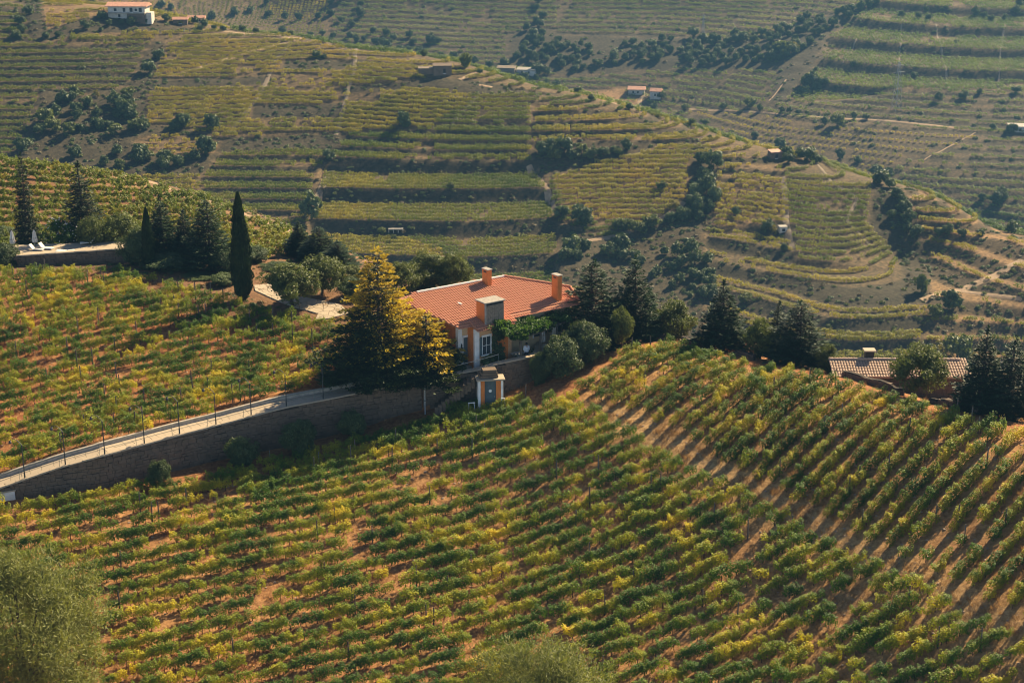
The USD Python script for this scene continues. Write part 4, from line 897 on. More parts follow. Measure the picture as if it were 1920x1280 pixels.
def face(line, label, cat_, z1fix=0, name='stone_wall', thick=.45, seed=1, coping=True, core_z=None):
    line = np.asarray(line, float); r = np.random.default_rng(seed)
    t = np.gradient(line[:, :2], axis=0); t /= np.linalg.norm(t, axis=1, keepdims=True); nb = np.c_[-t[:, 1], t[:, 0], np.zeros(len(t))]
    cum = np.r_[0, np.cumsum(np.linalg.norm(np.diff(line[:, :2], axis=0), axis=1))]
    foot = np.array([float(G(np.array([p[0] - n[0] * .6]), np.array([p[1] - n[1] * .6]))[0]) for p, n in zip(line, nb)]) - .25
    w = thing(name, (0, 0, 0), 0, label=label, cat=cat_)
    inset = line + nb * .06
    part('core', ribbon(inset - [0, 0, .02], None, nb * thick, foot.min() - .6 if core_z is None else core_z), mat_core, w)
    st = stones(line + nb * .06, lambda s: np.interp(s, cum, foot), lambda s: np.interp(s, cum, line[:, 2]) - .03, r)
    part('stonework', cat(st), mat_stone, w, kind='stuff')
    if coping:
        i = 0.0; k = 0
        while i < cum[-1] - .3:
            L = r.uniform(.7, 1.25); a, b = i + .012, min(i + L, cum[-1])
            pa, pb = [np.array([np.interp(e, cum, line[:, j]) for j in range(3)]) for e in (a, b)]
            tt = (pb - pa)[:2] / np.linalg.norm((pb - pa)[:2]); n2 = np.r_[-tt[1], tt[0], 0]; o = -.07 + r.normal(0, .015)
            v = [e + n2 * dd + np.array([0, 0, zz]) for dd in (o, .5) for zz in (-.05, .07 + r.normal(0, .008)) for e in (pa, pb)]
            part('coping_stone', (np.array(v), BOXF), mat_slab, w); i += L
    return w, cum, line
path_wall, pcum, pline = face(np.vstack([wall_line, [terr_pts[0] + np.array([0, 0, -.0])]]), 'long rubble stone retaining wall of the path below the upper vineyard', 'wall', seed=5)
tl = np.array([up(px, np.interp(px, *zip(*TERR_TOP)), np.array(np.interp(px, *zip(*TERR_LINE)))) for px in np.linspace(792, 1000, 16)])
tl = np.vstack([tl, tl[-1] + [.55, 1.0, -.02], tl[-1] + [.75, 3.0, -.1], tl[-1] + [.9, 6., -.3]])
face(tl, 'stone parapet wall of the dining terrace rounding the corner by the shrubs', 'wall', seed=6)

# paved path behind the coping, slab by slab, and its low kerb wall
pth = thing('path', (0, 0, 0), 0, kind='structure')
s = 0.0
def along(s, off):
    P = np.array([np.interp(s, pcum, pline[:, j]) for j in range(3)]); Q_ = np.array([np.interp(s + .1, pcum, pline[:, j]) for j in range(3)])
    t = (Q_ - P)[:2] / np.linalg.norm((Q_ - P)[:2]); return P + np.r_[-t[1] * off, t[0] * off, 0]
L_end = pcum[-1]
part('bedding', cat([(lambda a, b: (np.array([along(a, .42), along(b, .42), along(a, 1.75), along(b, 1.75), along(a, .42) - [0, 0, .5], along(b, .42) - [0, 0, .5], along(a, 1.75) - [0, 0, .5], along(b, 1.75) - [0, 0, .5]])[[4, 5, 0, 1, 6, 7, 2, 3]] - [0, 0, .02], BOXF))(a, a + 1.0) for a in np.arange(0, L_end - 1, 1.0)]), mat_core, pth)
while s < L_end - .6:
    L = rng.uniform(.55, 1.0); split = rng.uniform(.9, 1.25)
    for o0, o1 in ((.46, split - .012), (split + .012, 1.7)):
        q = [along(a, o) for o in (o0, o1) for a in (s + .012, s + L - .012)]
        z = rng.normal(0, .008)
        v = np.array([q[0] - [0, 0, .1], q[1] - [0, 0, .1], q[0] + [0, 0, .03 + z], q[1] + [0, 0, .03 + z], q[2] - [0, 0, .1], q[3] - [0, 0, .1], q[2] + [0, 0, .03 + z], q[3] + [0, 0, .03 + z]])
        part('paving_slab', (v, BOXF), mat_slab, pth)
    s += L
kl = np.array([along(a, 1.78) for a in np.arange(0, L_end - 2.5, 1.0)]); kt = np.gradient(kl[:, :2], axis=0); kt /= np.linalg.norm(kt, axis=1, keepdims=True)
obj('kerb_wall', ribbon(kl + [0, 0, .34], None, np.c_[-kt[:, 1], kt[:, 0], np.zeros(len(kt))] * .24, -7), mat_kerb, label='low pale mortared kerb between the paved path and the upper vines', cat='kerb')
p = up(8, 922, np.array(119.3))
t = thing('wall_pier', (p[0], p[1], p[2]), math.radians(24), label='whitewashed end block of the long stone wall at the picture edge', cat='pier'); part('block', bev(-2.2, .75, -.16, .3, -3, .02, .03), mat_white, t); part('cap', bev(-2.3, .85, -.22, .36, .02, .12, .02), mat_slab, t)

# lamp posts with a curved arm, and the hand rail between them
def lamp_post():
    p = proto('lamp_post_kind')
    part('post', cat([tube([(0, 0, -.1), (0, 0, .5)], .055, 8), tube([(0, 0, .5), (0, 0, 2.75)], [.042, .036], 8)]), mat_iron, p)
    a = np.linspace(0, 1, 9); part('arm', tube(np.c_[-.95 * a, 0 * a, 2.75 + .42 * np.sin(a * 2.5)], .024, 6), mat_iron, p)
    part('lantern', cat([tube([(-.95, 0, 2.98), (-.95, 0, 2.90), (-.95, 0, 2.78), (-.95, 0, 2.72)], [.03, .10, .12, .02], 8), tube([(-.95, 0, 3.02), (-.95, 0, 2.97)], [.02, .09], 8)]), mat_iron, p)
    part('collar', tube([(0, 0, 2.62), (0, 0, 2.7)], .06, 8), mat_iron, p)
    return p
LP = lamp_post()
POSTPX = [47, 123, 197, 272, 338, 406, 472, 538, 607]
words = ['first', 'second', 'third', 'fourth', 'fifth', 'sixth', 'seventh', 'eighth', 'ninth']
sp = []
for i, px in enumerate(POSTPX):
    cols = proj(pline)[0]; s_ = np.interp(px, cols, pcum); P = along(s_, .12); sp.append(s_)
    copy(LP, 'lamp_post', P, math.radians(-14 + rng.normal(0, 4)), label=f'dark curved arm lamp post on the path wall, {words[i]} from the picture left', cat='lamp post')
t = thing('hand_rail', (0, 0, 0), 0, label='thin grey hand rail running from lamp post to lamp post along the path', cat='railing')
ss = np.arange(0.3, L_end - .5, 1.5)
part('rail', tube([along(a, .12) + [0, 0, .93] for a in ss], .028, 5), mat_rail, t)
part('lower_rail', tube([along(a, .12) + [0, 0, .5] for a in ss], .018, 4), mat_rail, t)
for a in ss[::2]: part('stanchion', tube([along(a, .12) + [0, 0, .0], along(a, .12) + [0, 0, .93]], .02, 5), mat_rail, t)
te = [up(px, y, np.array(z)) for px, y, z in ((802, 700, 132.3), (845, 688, 132.6), (900, 674, 132.9), (935, 664, 133.3))]
t = thing('hand_rail', (0, 0, 0), 0, label='pale hand rail rising along the terrace in front of the house', cat='railing')
part('rail', tube(te, .03, 5), mat_kerb, t)
for q in te: part('stanchion', tube([q - [0, 0, 1.15], q], .022, 5), mat_rail, t)

# ---------------------------------------------------------------- the house
HA = math.radians(35.5); HO = np.array([-4.4455, 126.7407, 0.0346])
HU, HW = np.array([math.cos(HA), math.sin(HA), 0]), np.array([-math.sin(HA), math.cos(HA), 0])
def HL(x, y, z=0): return HO + HU * x + HW * y + np.array([0, 0, z])
K = 0.30
def rz(y): return 3.78 + K * y                                  # roof plane over plan depth y
house = thing('house', HO, HA, label='orange and cream house with a wide terracotta tiled roof and two chimneys', cat='house')
part('wall', bx(.37, 12.2, .55, 9.5, -1.2, 3.6), mat_cream, house, label='cream front wall')
part('side_wall', bx(.30, .37, .6, 9.5, -1.2, 3.6), mat_orange, house, label='orange left side wall')
part('bay', bx(1.25, 5.0, -.6, .6, -1.2, 3.42), mat_ochre, house, label='ochre projecting bay')
part('bay_side', bx(1.2, 1.25, -.57, .55, -1.2, 3.42), mat_orange, house, label='orange left face of the bay')
part('corner_pilaster', bev(.2, .62, .5, .9, -1.2, 3.55, .02), mat_white, house)
part('corner_pilaster', bev(1.15, 1.62, -.65, -.4, -1.2, 3.36, .02), mat_white, house)
part('orange_panel', bx(3.4, 4.6, -.63, -.6, -1.2, 2.6), mat_orange, house, label='orange panel behind the terrace seats')
roofp = [(-.2, -.02), (1.15, -.02), (1.15, -.9), (5.2, -.9), (5.2, -.02), (12.7, -.02), (13.43, 2.17), (8.55, 5.56), (-.64, 5.66), (-2.8, 4.75)]
def sheet(poly, zf, th):
    P = shapely.Polygon(poly); tri = trimesh.creation.triangulate_polygon(P, engine='earcut')
    v, f = tri; n = len(v); top = np.c_[v, [zf(*q) for q in v]]; bot = top - [0, 0, th]
    e = list(range(n)); ring = [int(np.argmin(np.linalg.norm(v - np.array(q), axis=1))) for q in poly]
    side = []
    for a, b in zip(ring, ring[1:] + ring[:1]): side += [(a, a + n, b + n), (a, b + n, b)]
    return np.vstack([top, bot]), np.vstack([f, f[:, ::-1] + n, np.array(side)])
rf = part('roof', sheet(roofp, lambda x, y: rz(y) - .06, .12), mat_tile, house)
back = np.array([[8.55, 5.56, rz(5.56)], [13.43, 2.17, rz(2.17)], [13.4, 10, 3.5], [-2.8, 10, 3.5], [-.64, 5.66, rz(5.66)], [-2.8, 4.75, rz(4.75)]]) - [0, 0, .05]
part('rear_slope', (back, np.array([[0, 1, 2], [0, 2, 3], [0, 3, 4], [4, 3, 5]])), mat_tile, house)
def tile(w, L, r):
    a = np.linspace(0, math.pi, 5); c = np.c_[-np.cos(a) * r, np.sin(a) * r * .8]
    v = np.vstack([np.c_[c[:, 0], np.zeros(5), c[:, 1] + .035], np.c_[c[:, 0] * .86, np.full(5, L), c[:, 1] * .86 + .0]])
    f = []
    for i in range(4): f += [(i, i + 5, i + 6), (i, i + 6, i + 1)]
    f += [(0, 1, 2), (0, 2, 3), (0, 3, 4)]
    return v, np.array(f)
def tiles(poly, zf, rng, w=.235, L=.39, x0=None, x1=None, y0=None, y1=None):
    P = shapely.Polygon(poly).buffer(.06); a, c, b, d = P.bounds; out = []
    v0, f0 = tile(w, L * 1.12, w * .46)
    for x in np.arange(a + w / 2, b, w):
        for y in np.arange(c, d, L * math.cos(math.atan(K))):
            if P.contains(shapely.Point(x, y + L * .3)):
                v = v0 + [rng.normal(0, .006), rng.normal(0, .012), 0]
                yy = y + v[:, 1] * .957
                out.append((np.c_[x + v[:, 0], yy, zf(0, y) + (yy - y) * K + v[:, 2] + rng.normal(0, .004)], f0))
    return out
tl_ = tiles(roofp, lambda x, y: rz(y) - .055, rng)
part('roof_tiles', cat(tl_), mat_tile, rf, kind='stuff')
ev = []
for a, b, c, d in ((-.15, -.22, 1.12, .25), (5.25, -.25, 12.6, .2), (1.2, -1.05, 5.15, -.6)):
    ev += tiles([(a, b), (c, b), (c, d), (a, d)], lambda x, y, b=b: rz(b) - .2 + K * (y - b), rng)
part('eave_tiles', cat(ev), mat_tile, rf, kind='stuff', label='second tile course under the eave')
part('ridge_cap', tube([(-.64, 5.62, rz(5.62) + .04), (8.55, 5.53, rz(5.53) + .04)], .11, 8), mat_white, rf, label='pale mortared ridge')
for a, b in (((8.55, 5.53), (13.43, 2.17)), ((13.43, 2.17), (12.75, .0))):
    nseg = int(math.hypot(b[0] - a[0], b[1] - a[1]) / .4)
    part('hip_tiles', cat([tube([(a[0] + (b[0] - a[0]) * i / nseg, a[1] + (b[1] - a[1]) * i / nseg, rz(a[1] + (b[1] - a[1]) * i / nseg) + .07), (a[0] + (b[0] - a[0]) * (i + 1.1) / nseg, a[1] + (b[1] - a[1]) * (i + 1.1) / nseg, rz(a[1] + (b[1] - a[1]) * (i + 1.1) / nseg) + .03)], [.12, .10], 7) for i in range(nseg)]), mat_tile, rf)
part('roof_batten', bx(1.9, 2.05, 2.6, 3.5, rz(3) - .02, rz(3) + .06), mat_white, rf)
for cx, cy, hgt, sx, sy in ((6.3, 5.0, 1.30, .22, .42), (11.0, .95, 2.15, .24, .42)):
    ch = part('chimney', bx(cx - sx, cx + sx, cy - sy, cy + sy, rz(cy) - .4, rz(cy) + hgt), mat_orange, rf)
    part('cap', bev(cx - sx - .06, cx + sx + .06, cy - sy - .06, cy + sy + .06, rz(cy) + hgt, rz(cy) + hgt + .08, .015), mat_concrete, ch)
    part('vent', bx(cx - sx - .012, cx - sx + .01, cy - .25, cy + .2, rz(cy) + hgt - .25, rz(cy) + hgt - .1), mat_dark, ch)
stk = part('chimney', bx(2.3, 4.2, -.55, .8, 3.2, 5.42), mat_orange, rf, label='wide chimney stack with plank clad front')
part('cap', bev(2.18, 4.32, -.68, .9, 5.42, 5.52, .02), mat_concrete, stk)
for i in range(9): part('plank', bx(2.34 + i * .206, 2.34 + i * .206 + .19, -.60 - .012 * rng.random(), -.55, 3.3, 5.2 + .04 * rng.random()), mat_plank, stk)
part('smoke_gap', bx(2.36, 4.18, -.562, -.55, 5.2, 5.4), mat_dark, stk)
part('corner_post', bx(2.24, 2.35, -.63, -.5, 3.3, 5.42), mat_concrete, stk)
dr = part('door', bx(.72, 1.16, .50, .56, -.1, 2.45), mat_door, house)
part('frame', cat([bx(.60, .72, .46, .57, -.1, 2.6), bx(.60, 1.19, .46, .57, 2.45, 2.62)]), mat_white, dr)
part('wall_lamp', cat([bev(.46, .56, .36, .5, 1.55, 1.9, .03), bx(.49, .53, .4, .56, 1.9, 1.96)]), mat_iron, house)
part('wall_lamp', bev(.60, .66, .38, .46, 1.35, 1.6, .02), mat_iron, house)
wn = part('window', bx(1.95, 2.75, -.615, -.6, 1.0, 2.55), mat_glass, house)
part('frame', cat([bx(1.83, 1.95, -.66, -.6, .88, 2.7), bx(2.75, 2.87, -.66, -.6, .88, 2.7), bx(1.83, 2.87, -.665, -.6, 2.55, 2.72), bx(1.8, 2.9, -.69, -.6, .86, .98)]), mat_white, wn)
part('glazing_bar', cat([bx(2.33, 2.37, -.63, -.6, 1, 2.55), bx(1.95, 2.75, -.628, -.6, 1.75, 1.79)]), mat_white, wn)
part('shutter', bev(1.6, 1.83, -.72, -.68, .95, 2.6, .01), mat_door, wn)
for x in (8.2, 10.4):
    w2 = part('window', bx(x, x + .8, .535, .55, 1.1, 2.5), mat_glass, house); part('frame', cat([bx(x - .1, x, .5, .55, 1, 2.6), bx(x + .8, x + .9, .5, .55, 1, 2.6), bx(x - .1, x + .9, .49, .55, 2.5, 2.62)]), mat_white, w2)
part('step', bev(.2, 1.2, -.1, .5, -.3, -.02, .02), mat_slab, house)
# terrace floor
poly = [tuple(p[:2]) for p in tl[:17]] + [tuple(HL(11, 0)[:2]), tuple(HL(11, 1)[:2]), tuple(HL(.4, 1)[:2]), tuple(HL(-.2, 4)[:2]), tuple(HL(-6, 4)[:2])]
poly = [(a - .02, b + .3) if i < 17 else (a, b) for i, (a, b) in enumerate(poly)]
obj('terrace_floor', sheet(poly, lambda x, y: -.18, .5), mat_slab, kind='structure')

# pergola and climbers
pg = thing('pergola', HO, HA, label='timber pergola shading the terrace tables beside the house', cat='pergola')
for x, y in ((4.6, -2.5), (6.9, -2.2), (9.2, -1.5), (11.0, -.9)): part('post', bev(x - .07, x + .07, y - .07, y + .07, -.3, 2.5, .01), mat_post, pg)
for a, b in (((4.3, -2.55), (7.0, -2.25)), ((6.8, -2.25), (11.2, -.85))): part('beam', tube([(*a, 2.52), (*b, 2.52)], .08, 6), mat_post, pg)
for x in np.arange(4.6, 11, .6):
    yb = np.interp(x, [4.3, 7, 11.2], [-2.55, -2.25, -.85]); part('rafter', bx(x - .04, x + .04, yb - .3, .45, 2.6, 2.7), mat_post, pg)
def cloud(boxes, n, size, rng, asp=.75):
    c = np.vstack([rng.uniform(b[:3], b[3:], (int(n * b_w), 3)) for b, b_w in boxes])
    lump = meshkit.fbm(c * 1.3, 3, 4); c[:, 2] += (lump - .5) * .9
    keep = meshkit.fbm(c * 1.1 + 9, 3, 8) > .38; c = c[keep]
    nr = unit(rng, len(c)) + [0, -.2, .8]; s = size * rng.uniform(.6, 1.4, len(c))
    return leaves(c, np.cross(nr, unit(rng, len(c))), nr, s, s * asp)
cl = thing('climbing_vine', HO, HA, label='bright green climber covering the pergola roof', cat='climber')
part('foliage', cloud([(np.array([3.0, -2.7, 2.75, 7.4, .2, 3.4]), .55), (np.array([7.0, -2.1, 2.6, 10.6, .3, 3.1]), .35), (np.array([3.6, -2.9, 2.5, 5.2, -2.3, 2.9]), .15), (np.array([2.2, -1.4, 3.3, 4.4, -.6, 3.7]), .1)], 6500, .22, rng), mat_climber, cl)
part('stem', tube([(4.6, -2.4, -.2), (4.65, -2.4, 1.2), (4.5, -2.3, 2.6)], [.05, .04, .03], 6), mat_bark, cl)
cl = thing('climbing_vine', HO, HA, label='dark climber hanging down the bay wall beside the window', cat='climber')
part('foliage', cloud([(np.array([2.85, -1.25, -.2, 3.9, -.62, 3.4]), 1.0)], 2600, .2, rng), mat_bush, cl); part('stem', tube([(3.3, -.75, -.2), (3.35, -.72, 3.2)], .035, 5), mat_bark, cl)
cl = thing('climbing_vine', HO, HA, label='pale leaved creeper under the right eave of the house', cat='climber')
part('foliage', cloud([(np.array([9.2, -.2, 1.4, 12.2, .5, 3.3]), 1.0)], 1300, .2, rng), mat_olive, cl); part('stem', tube([(11.5, .4, -.2), (11.2, .4, 2.8)], .04, 5), mat_bark, cl)
def bush_at(loc, R, H, label, mat=None, n=26):
    t = thing('shrub', loc, 0, label=label, cat='shrub'); cr, C = blob_crown(rng, R, H, .05, n, 60, .2, .6); part('foliage', cr, mat or mat_bush, t); part('stem', tube([(0, 0, -.3), (0, 0, H * .5)], [.06, .03], 5), mat_bark, t)
bush_at(HL(2.0, -1.35, -.15), .62, 1.2, 'clipped dark shrub under the bay window')
bush_at(HL(-.9, -.25, -.4), 1.0, 2.6, 'dark shrub at the house corner beneath the golden conifer', mat_cedarin, 40)

# terrace things
def chair(x, y, rot, label, nm='terrace_chair'):
    t = thing(nm, HL(x, y, -.18), HA + rot, label=label, cat='chair')
    part('seat', bev(-.22, .22, -.22, .22, .42, .46, .012), mat_canvas, t); part('backrest', bev(-.22, .22, .18, .22, .46, .9, .012), mat_canvas, t)
    for sx in (-1, 1):
        for sy in (-1, 1): part('leg', tube([(sx * .2, sy * .2, 0), (sx * .19, sy * .19, .43)], .018, 5), mat_post, t)
chair(5.35, -1.35, .4, 'pale chair nearest the orange panel'); chair(5.3, -2.0, -2.2, 'pale chair left of the standing person'); chair(7.9, -.9, 2.4, 'pale chair under the closed parasol')
def table(x, y, label):
    t = thing('terrace_table', HL(x, y, -.18), HA, label=label, cat='table')
    part('table_top', bev(-.55, .55, -.4, .4, .7, .75, .012), mat_canvas, t)
    for sx in (-1, 1):
        for sy in (-1, 1): part('leg', tube([(sx * .48, sy * .33, 0), (sx * .46, sy * .32, .7)], .025, 5), mat_post, t)
table(5.4, -.9, 'terrace table left of the standing person'); table(8.3, -.6, 'sunlit terrace table by the closed parasols')
def parasol(loc, h, label, rot=0, rad=.21):
    t = thing('closed_parasol', loc, rot, label=label, cat='parasol')
    part('pole', tube([(0, 0, 0), (0, 0, h)], .028, 6), mat_post, t)
    a = np.linspace(0, 2 * np.pi, 17)[:-1]; rr = rad * (1 + .22 * (np.arange(16) % 2 * 2 - 1)); lv = [(h * .30, .85), (h * .42, 1.0), (h * .62, .8), (h * .85, .5), (h * .985, .08)]
    v = np.vstack([np.c_[np.cos(a + i * .12) * rr * k, np.sin(a + i * .12) * rr * k, np.full(16, z)] for i, (z, k) in enumerate(lv)]); f = []
    for i in range(len(lv) - 1):
        for j in range(16):
            p, q = i * 16 + j, i * 16 + (j + 1) % 16; f += [(p, q, q + 16), (p, q + 16, p + 16)]
    part('canopy', (v, np.array(f)), mat_canvas, t); part('strap', tube([(0, 0, h * .52), (0, 0, h * .55)], rad * 1.02, 12), mat_kerb, t); part('finial', tube([(0, 0, h), (0, 0, h + .08)], [.03, .01], 6), mat_post, t)
parasol(HL(8.9, .2, -.18), 2.7, 'closed beige parasol on the terrace, left one of two', .3, .24); parasol(HL(9.9, -.2, -.18), 2.6, 'closed beige parasol on the terrace, right one beside the corner shrub', .7, .24)
def pot(loc, label, s=1.0):
    t = thing('flower_pot', loc, 0, (s, s, s), label=label, cat='pot'); part('pot', tube([(0, 0, 0), (0, 0, .3), (0, 0, .42), (0, 0, .47)], [.16, .22, .25, .25], 10), mat_terracotta, t)
    c = rng.normal(0, .16, (60, 3)) + [0, 0, .6]; part('plant', leaves(c, unit(rng, 60), unit(rng, 60), .14, .08), mat_climber, t)
pot(up(801, 716, np.array(132.35)), 'terracotta pot standing at the end of the path wall', 1.2); pot(HL(4.9, -1.6, -.18), 'flower pot at the foot of the pergola post'); pot(HL(6.9, -.9, -.18), 'flower pot behind the terrace parapet near the person')

# person standing on the terrace, seen from behind
def limb(js):
    out = m3.Manifold()
    for (a, ra), (b, rb) in zip(js[:-1], js[1:]):
        out += m3.Manifold.batch_hull([m3.Manifold.sphere(ra, 14).translate(a), m3.Manifold.sphere(rb, 14).translate(b)])
    return out
def smooth_m(m, L=.03, it=8):
    t = m.refine_to_length(L).to_mesh(); t = trimesh.Trimesh(t.vert_properties[:, :3], t.tri_verts); trimesh.smoothing.filter_taubin(t, iterations=it); return t
mat_skin = plain('skin', (0.42, 0.25, 0.17), var=0.1); mat_shirt = plain('white_shirt', (0.70, 0.71, 0.74), var=0.08); mat_trousers = plain('dark_trousers', (0.030, 0.034, 0.045), var=0.2); mat_hair = plain('dark_hair', (0.03, 0.022, 0.017), var=0.3)
person = thing('person', HL(5.9, -1.55, -.18), HA - .35, label='person in a white shirt and dark trousers standing on the terrace, seen from behind', cat='person')
arm = {s: [((s * .19, .0, 1.42), .055), ((s * .25, .03, 1.14), .045), ((s * .22, .25, 1.02), .033), ((s * .21, .32, 1.01), .03)] for s in (-1, 1)}
hand = m3.Manifold()
for s in (-1, 1):
    b = np.array([s * .21, .36, 1.01]); hand += m3.Manifold.batch_hull([m3.Manifold.sphere(.02, 10).translate(tuple(b + d)) for d in ([-.03, -.03, 0], [.03, -.03, 0], [-.03, .05, 0], [.03, .05, 0])])
    for i, (fx, fl) in enumerate(((-.033, .06), (-.011, .075), (.011, .07), (.033, .055))): hand += limb([(tuple(b + [fx, .05, 0]), .0095), (tuple(b + [fx, .05 + fl * .6, -.008]), .009), (tuple(b + [fx, .05 + fl, -.03]), .008)])
    hand += limb([(tuple(b + [-s * .03, -.01, 0]), .011), (tuple(b + [-s * .06, .03, -.005]), .010), (tuple(b + [-s * .065, .06, -.012]), .009)])
head = m3.Manifold.sphere(.105, 20).scale((.82, .98, 1.12)).translate((0, .02, 1.62)) + limb([((0, .105, 1.63), .014), ((0, .132, 1.595), .017)]) + m3.Manifold.sphere(.05, 12).translate((0, .075, 1.545)) \
    + m3.Manifold.sphere(.026, 10).scale((.5, 1, 1.3)).translate((.088, .01, 1.615)) + m3.Manifold.sphere(.026, 10).scale((.5, 1, 1.3)).translate((-.088, .01, 1.615)) + limb([((-.03, .098, 1.575), .009), ((.03, .098, 1.575), .009)])
body = head + limb([((0, 0, 1.40), .07), ((0, .01, 1.55), .055)]) + limb([((0, 0, 1.0), .13), ((0, 0, 1.2), .13), ((0, 0, 1.36), .14)]) + limb([((-.15, 0, 1.4), .07), ((.15, 0, 1.4), .07)]) + hand
for s in (-1, 1): body += limb(arm[s]) + limb([((s * .09, 0, .95), .105), ((s * .10, .02, .5), .062), ((s * .105, -.02, .1), .042)]) + limb([((s * .105, -.04, .05), .045), ((s * .12, .14, .035), .035)])
part('body', smooth_m(body, .02, 6), mat_skin, person, smooth=True)
shirt = limb([((-.16, 0, 1.42), .085), ((.16, 0, 1.42), .085)]) + m3.Manifold.batch_hull([m3.Manifold.sphere(.125, 14).translate(q) for q in ((-.11, 0, 1.36), (.11, 0, 1.36), (-.09, .01, .95), (.09, .01, .95), (0, -.06, 1.25), (0, .06, 1.25), (0, -.05, 1.05))])
for s in (-1, 1): shirt += limb([((s * .185, 0, 1.42), .075), ((s * .25, .03, 1.14), .065), ((s * .235, .14, 1.08), .055)])
part('shirt', smooth_m(shirt, .03, 6), mat_shirt, person, smooth=True)
tr = limb([((-.07, 0, .95), .125), ((.07, 0, .95), .125)])
for s in (-1, 1): tr += limb([((s * .085, 0, .93), .125), ((s * .10, .02, .5), .085), ((s * .105, -.02, .1), .068)])
part('trousers', smooth_m(tr, .03, 6), mat_trousers, person, smooth=True)
part('hair', smooth_m(m3.Manifold.sphere(.115, 20).scale((.86, .98, 1.08)).translate((0, -.005, 1.65)) - m3.Manifold.cube((.4, .2, .3), True).translate((0, .16, 1.55)), .025, 4), mat_hair, person, smooth=True)

# little doorway in the terrace wall, stone steps beside it
b = up(918, 752, np.array(132.2)); b[2] = float(G(b[:1], b[1:2] - .8)[0])
top = height_to(b[0], b[1] - .75, 713)
dw = thing('cellar_entrance', (b[0], b[1], b[2]), math.radians(8), label='small orange and white cellar entrance with a blue grey door in the terrace wall', cat='entrance')
Ht = top - b[2]
part('jamb', bev(-1.05, -.84, -.8, .3, -.5, Ht, .015), mat_white, dw, label='white left jamb'); part('jamb', bev(.86, 1.05, -.8, .3, -.5, Ht, .015), mat_white, dw)
part('panel', bx(-.84, -.5, -.74, .3, -.5, Ht), mat_orange, dw); part('panel', bx(.46, .86, -.74, .3, -.5, Ht), mat_orange, dw)
d_ = part('door', bx(-.5, .46, -.62, -.5, -.5, Ht - .02), mat_door, dw)
part('plaque', tube([(-.02, -.66, Ht * .62), (-.02, -.62, Ht * .62)], .13, 14), mat_white, d_); part('handle', bx(.34, .38, -.66, -.62, 1.0, 1.12), mat_metal, d_)
for z in (.55, 1.2): part('batten', bx(-.46, .42, -.635, -.62, z, z + .08), mat_door, d_)
part('roof_slab', bev(-1.2, 1.2, -.95, .4, Ht, Ht + .13, .03), mat_slab, dw)
bk = thing('stone_plinth', (b[0] - .1, b[1] - .1, b[2] + Ht + .14), math.radians(12), label='stack of flat stones on top of the cellar entrance slab', cat='stones')
for i in range(3): part('slab', bev(-.8 + .12 * i, .75 - .06 * i, -.55, .3, .24 * i, .24 * i + .23, .03), mat_stone, bk)
stp = thing('stone_steps', (0, 0, 0), 0, label='rough stone steps climbing the wall left of the cellar entrance', cat='steps')
for i in range(11):
    q = np.array([b[0] - 1.4 - i * .30, b[1] + .15 - i * .09]); zt = b[2] + Ht * .98 - i * .215
    part('step', bev(q[0] - .19 + rng.normal(0, .03), q[0] + .19, q[1] - .62 + rng.normal(0, .08), q[1] + .5, zt - .8, zt + rng.normal(0, .02), .03), mat_stone, stp)
    part('tread', bev(q[0] - .2 + rng.normal(0, .02), q[0] + .18, q[1] - .68 + rng.normal(0, .06), q[1] + .5, zt + .015, zt + .07, .015), mat_stone, stp)
p = up(797, 742, np.array(131.6)); zb = float(G(p[:1], p[1:2] - .4)[0])
t = thing('drain_pipe', (p[0], p[1] - .25, zb), 0, label='pale drain pipe running down the stone wall', cat='pipe'); part('pipe', tube([(0, 0, 0), (0, 0, 2.3), (0, .2, 2.5)], .05, 8), mat_metal, t); part('bracket', bx(-.09, .09, -.06, .2, 1.2, 1.26), mat_iron, t)
def trestle(px, Z, h, label, w=.5):
    p = up(px, 750, np.array(Z)); z = float(G(p[:1], p[1:2])[0])
    t = thing('trestle', (p[0], p[1], z), .2, label=label, cat='trestle'); part('bar', bev(-w / 2, w / 2, -.04, .04, h - .06, h, .01), mat_white, t)
    for sx in (-1, 1):
        for sy in (-1, 1): part('leg', tube([(sx * w * .35, 0, h - .04), (sx * w * .55, sy * .28, 0)], .022, 5), mat_white, t)
trestle(884, 130.3, 1.25, 'white folding trestle left of the cellar entrance', .6); trestle(943, 130.9, 1.0, 'smaller white trestle right of the cellar entrance', .35)

# low dry stone walls along the crest of the right vineyard
for i, (a, c, lab) in enumerate((((1208, 629, 141.2), (1246, 638, 140.3), 'low dry stone wall behind the crest, left of the round olive'), ((1276, 645, 138.9), (1336, 660, 137.2), 'low dry stone wall just left of the lone crest cedar'), ((1376, 671, 135.6), (1412, 680, 134.2), 'low dry stone wall between the lone cedar and the round olive'),
                                 ((1578, 712, 128.6), (1692, 736, 124.9), 'low pale stone wall in front of the long tiled building'), ((1742, 748, 122.8), (1832, 776, 118.9), 'low pale stone wall running under the right cedars'))):
    A_, B_ = up(*a[:2], np.array(a[2])), up(*c[:2], np.array(c[2])); n = 9
    ln = np.array([A_ + (B_ - A_) * s for s in np.linspace(0, 1, n)]); ln[:, 2] = G(ln[:, 0], ln[:, 1]) + .55 + rng.normal(0, .06, n)
    face(ln, lab, 'wall', seed=40 + i, name='dry_stone_wall', thick=.3, coping=False)

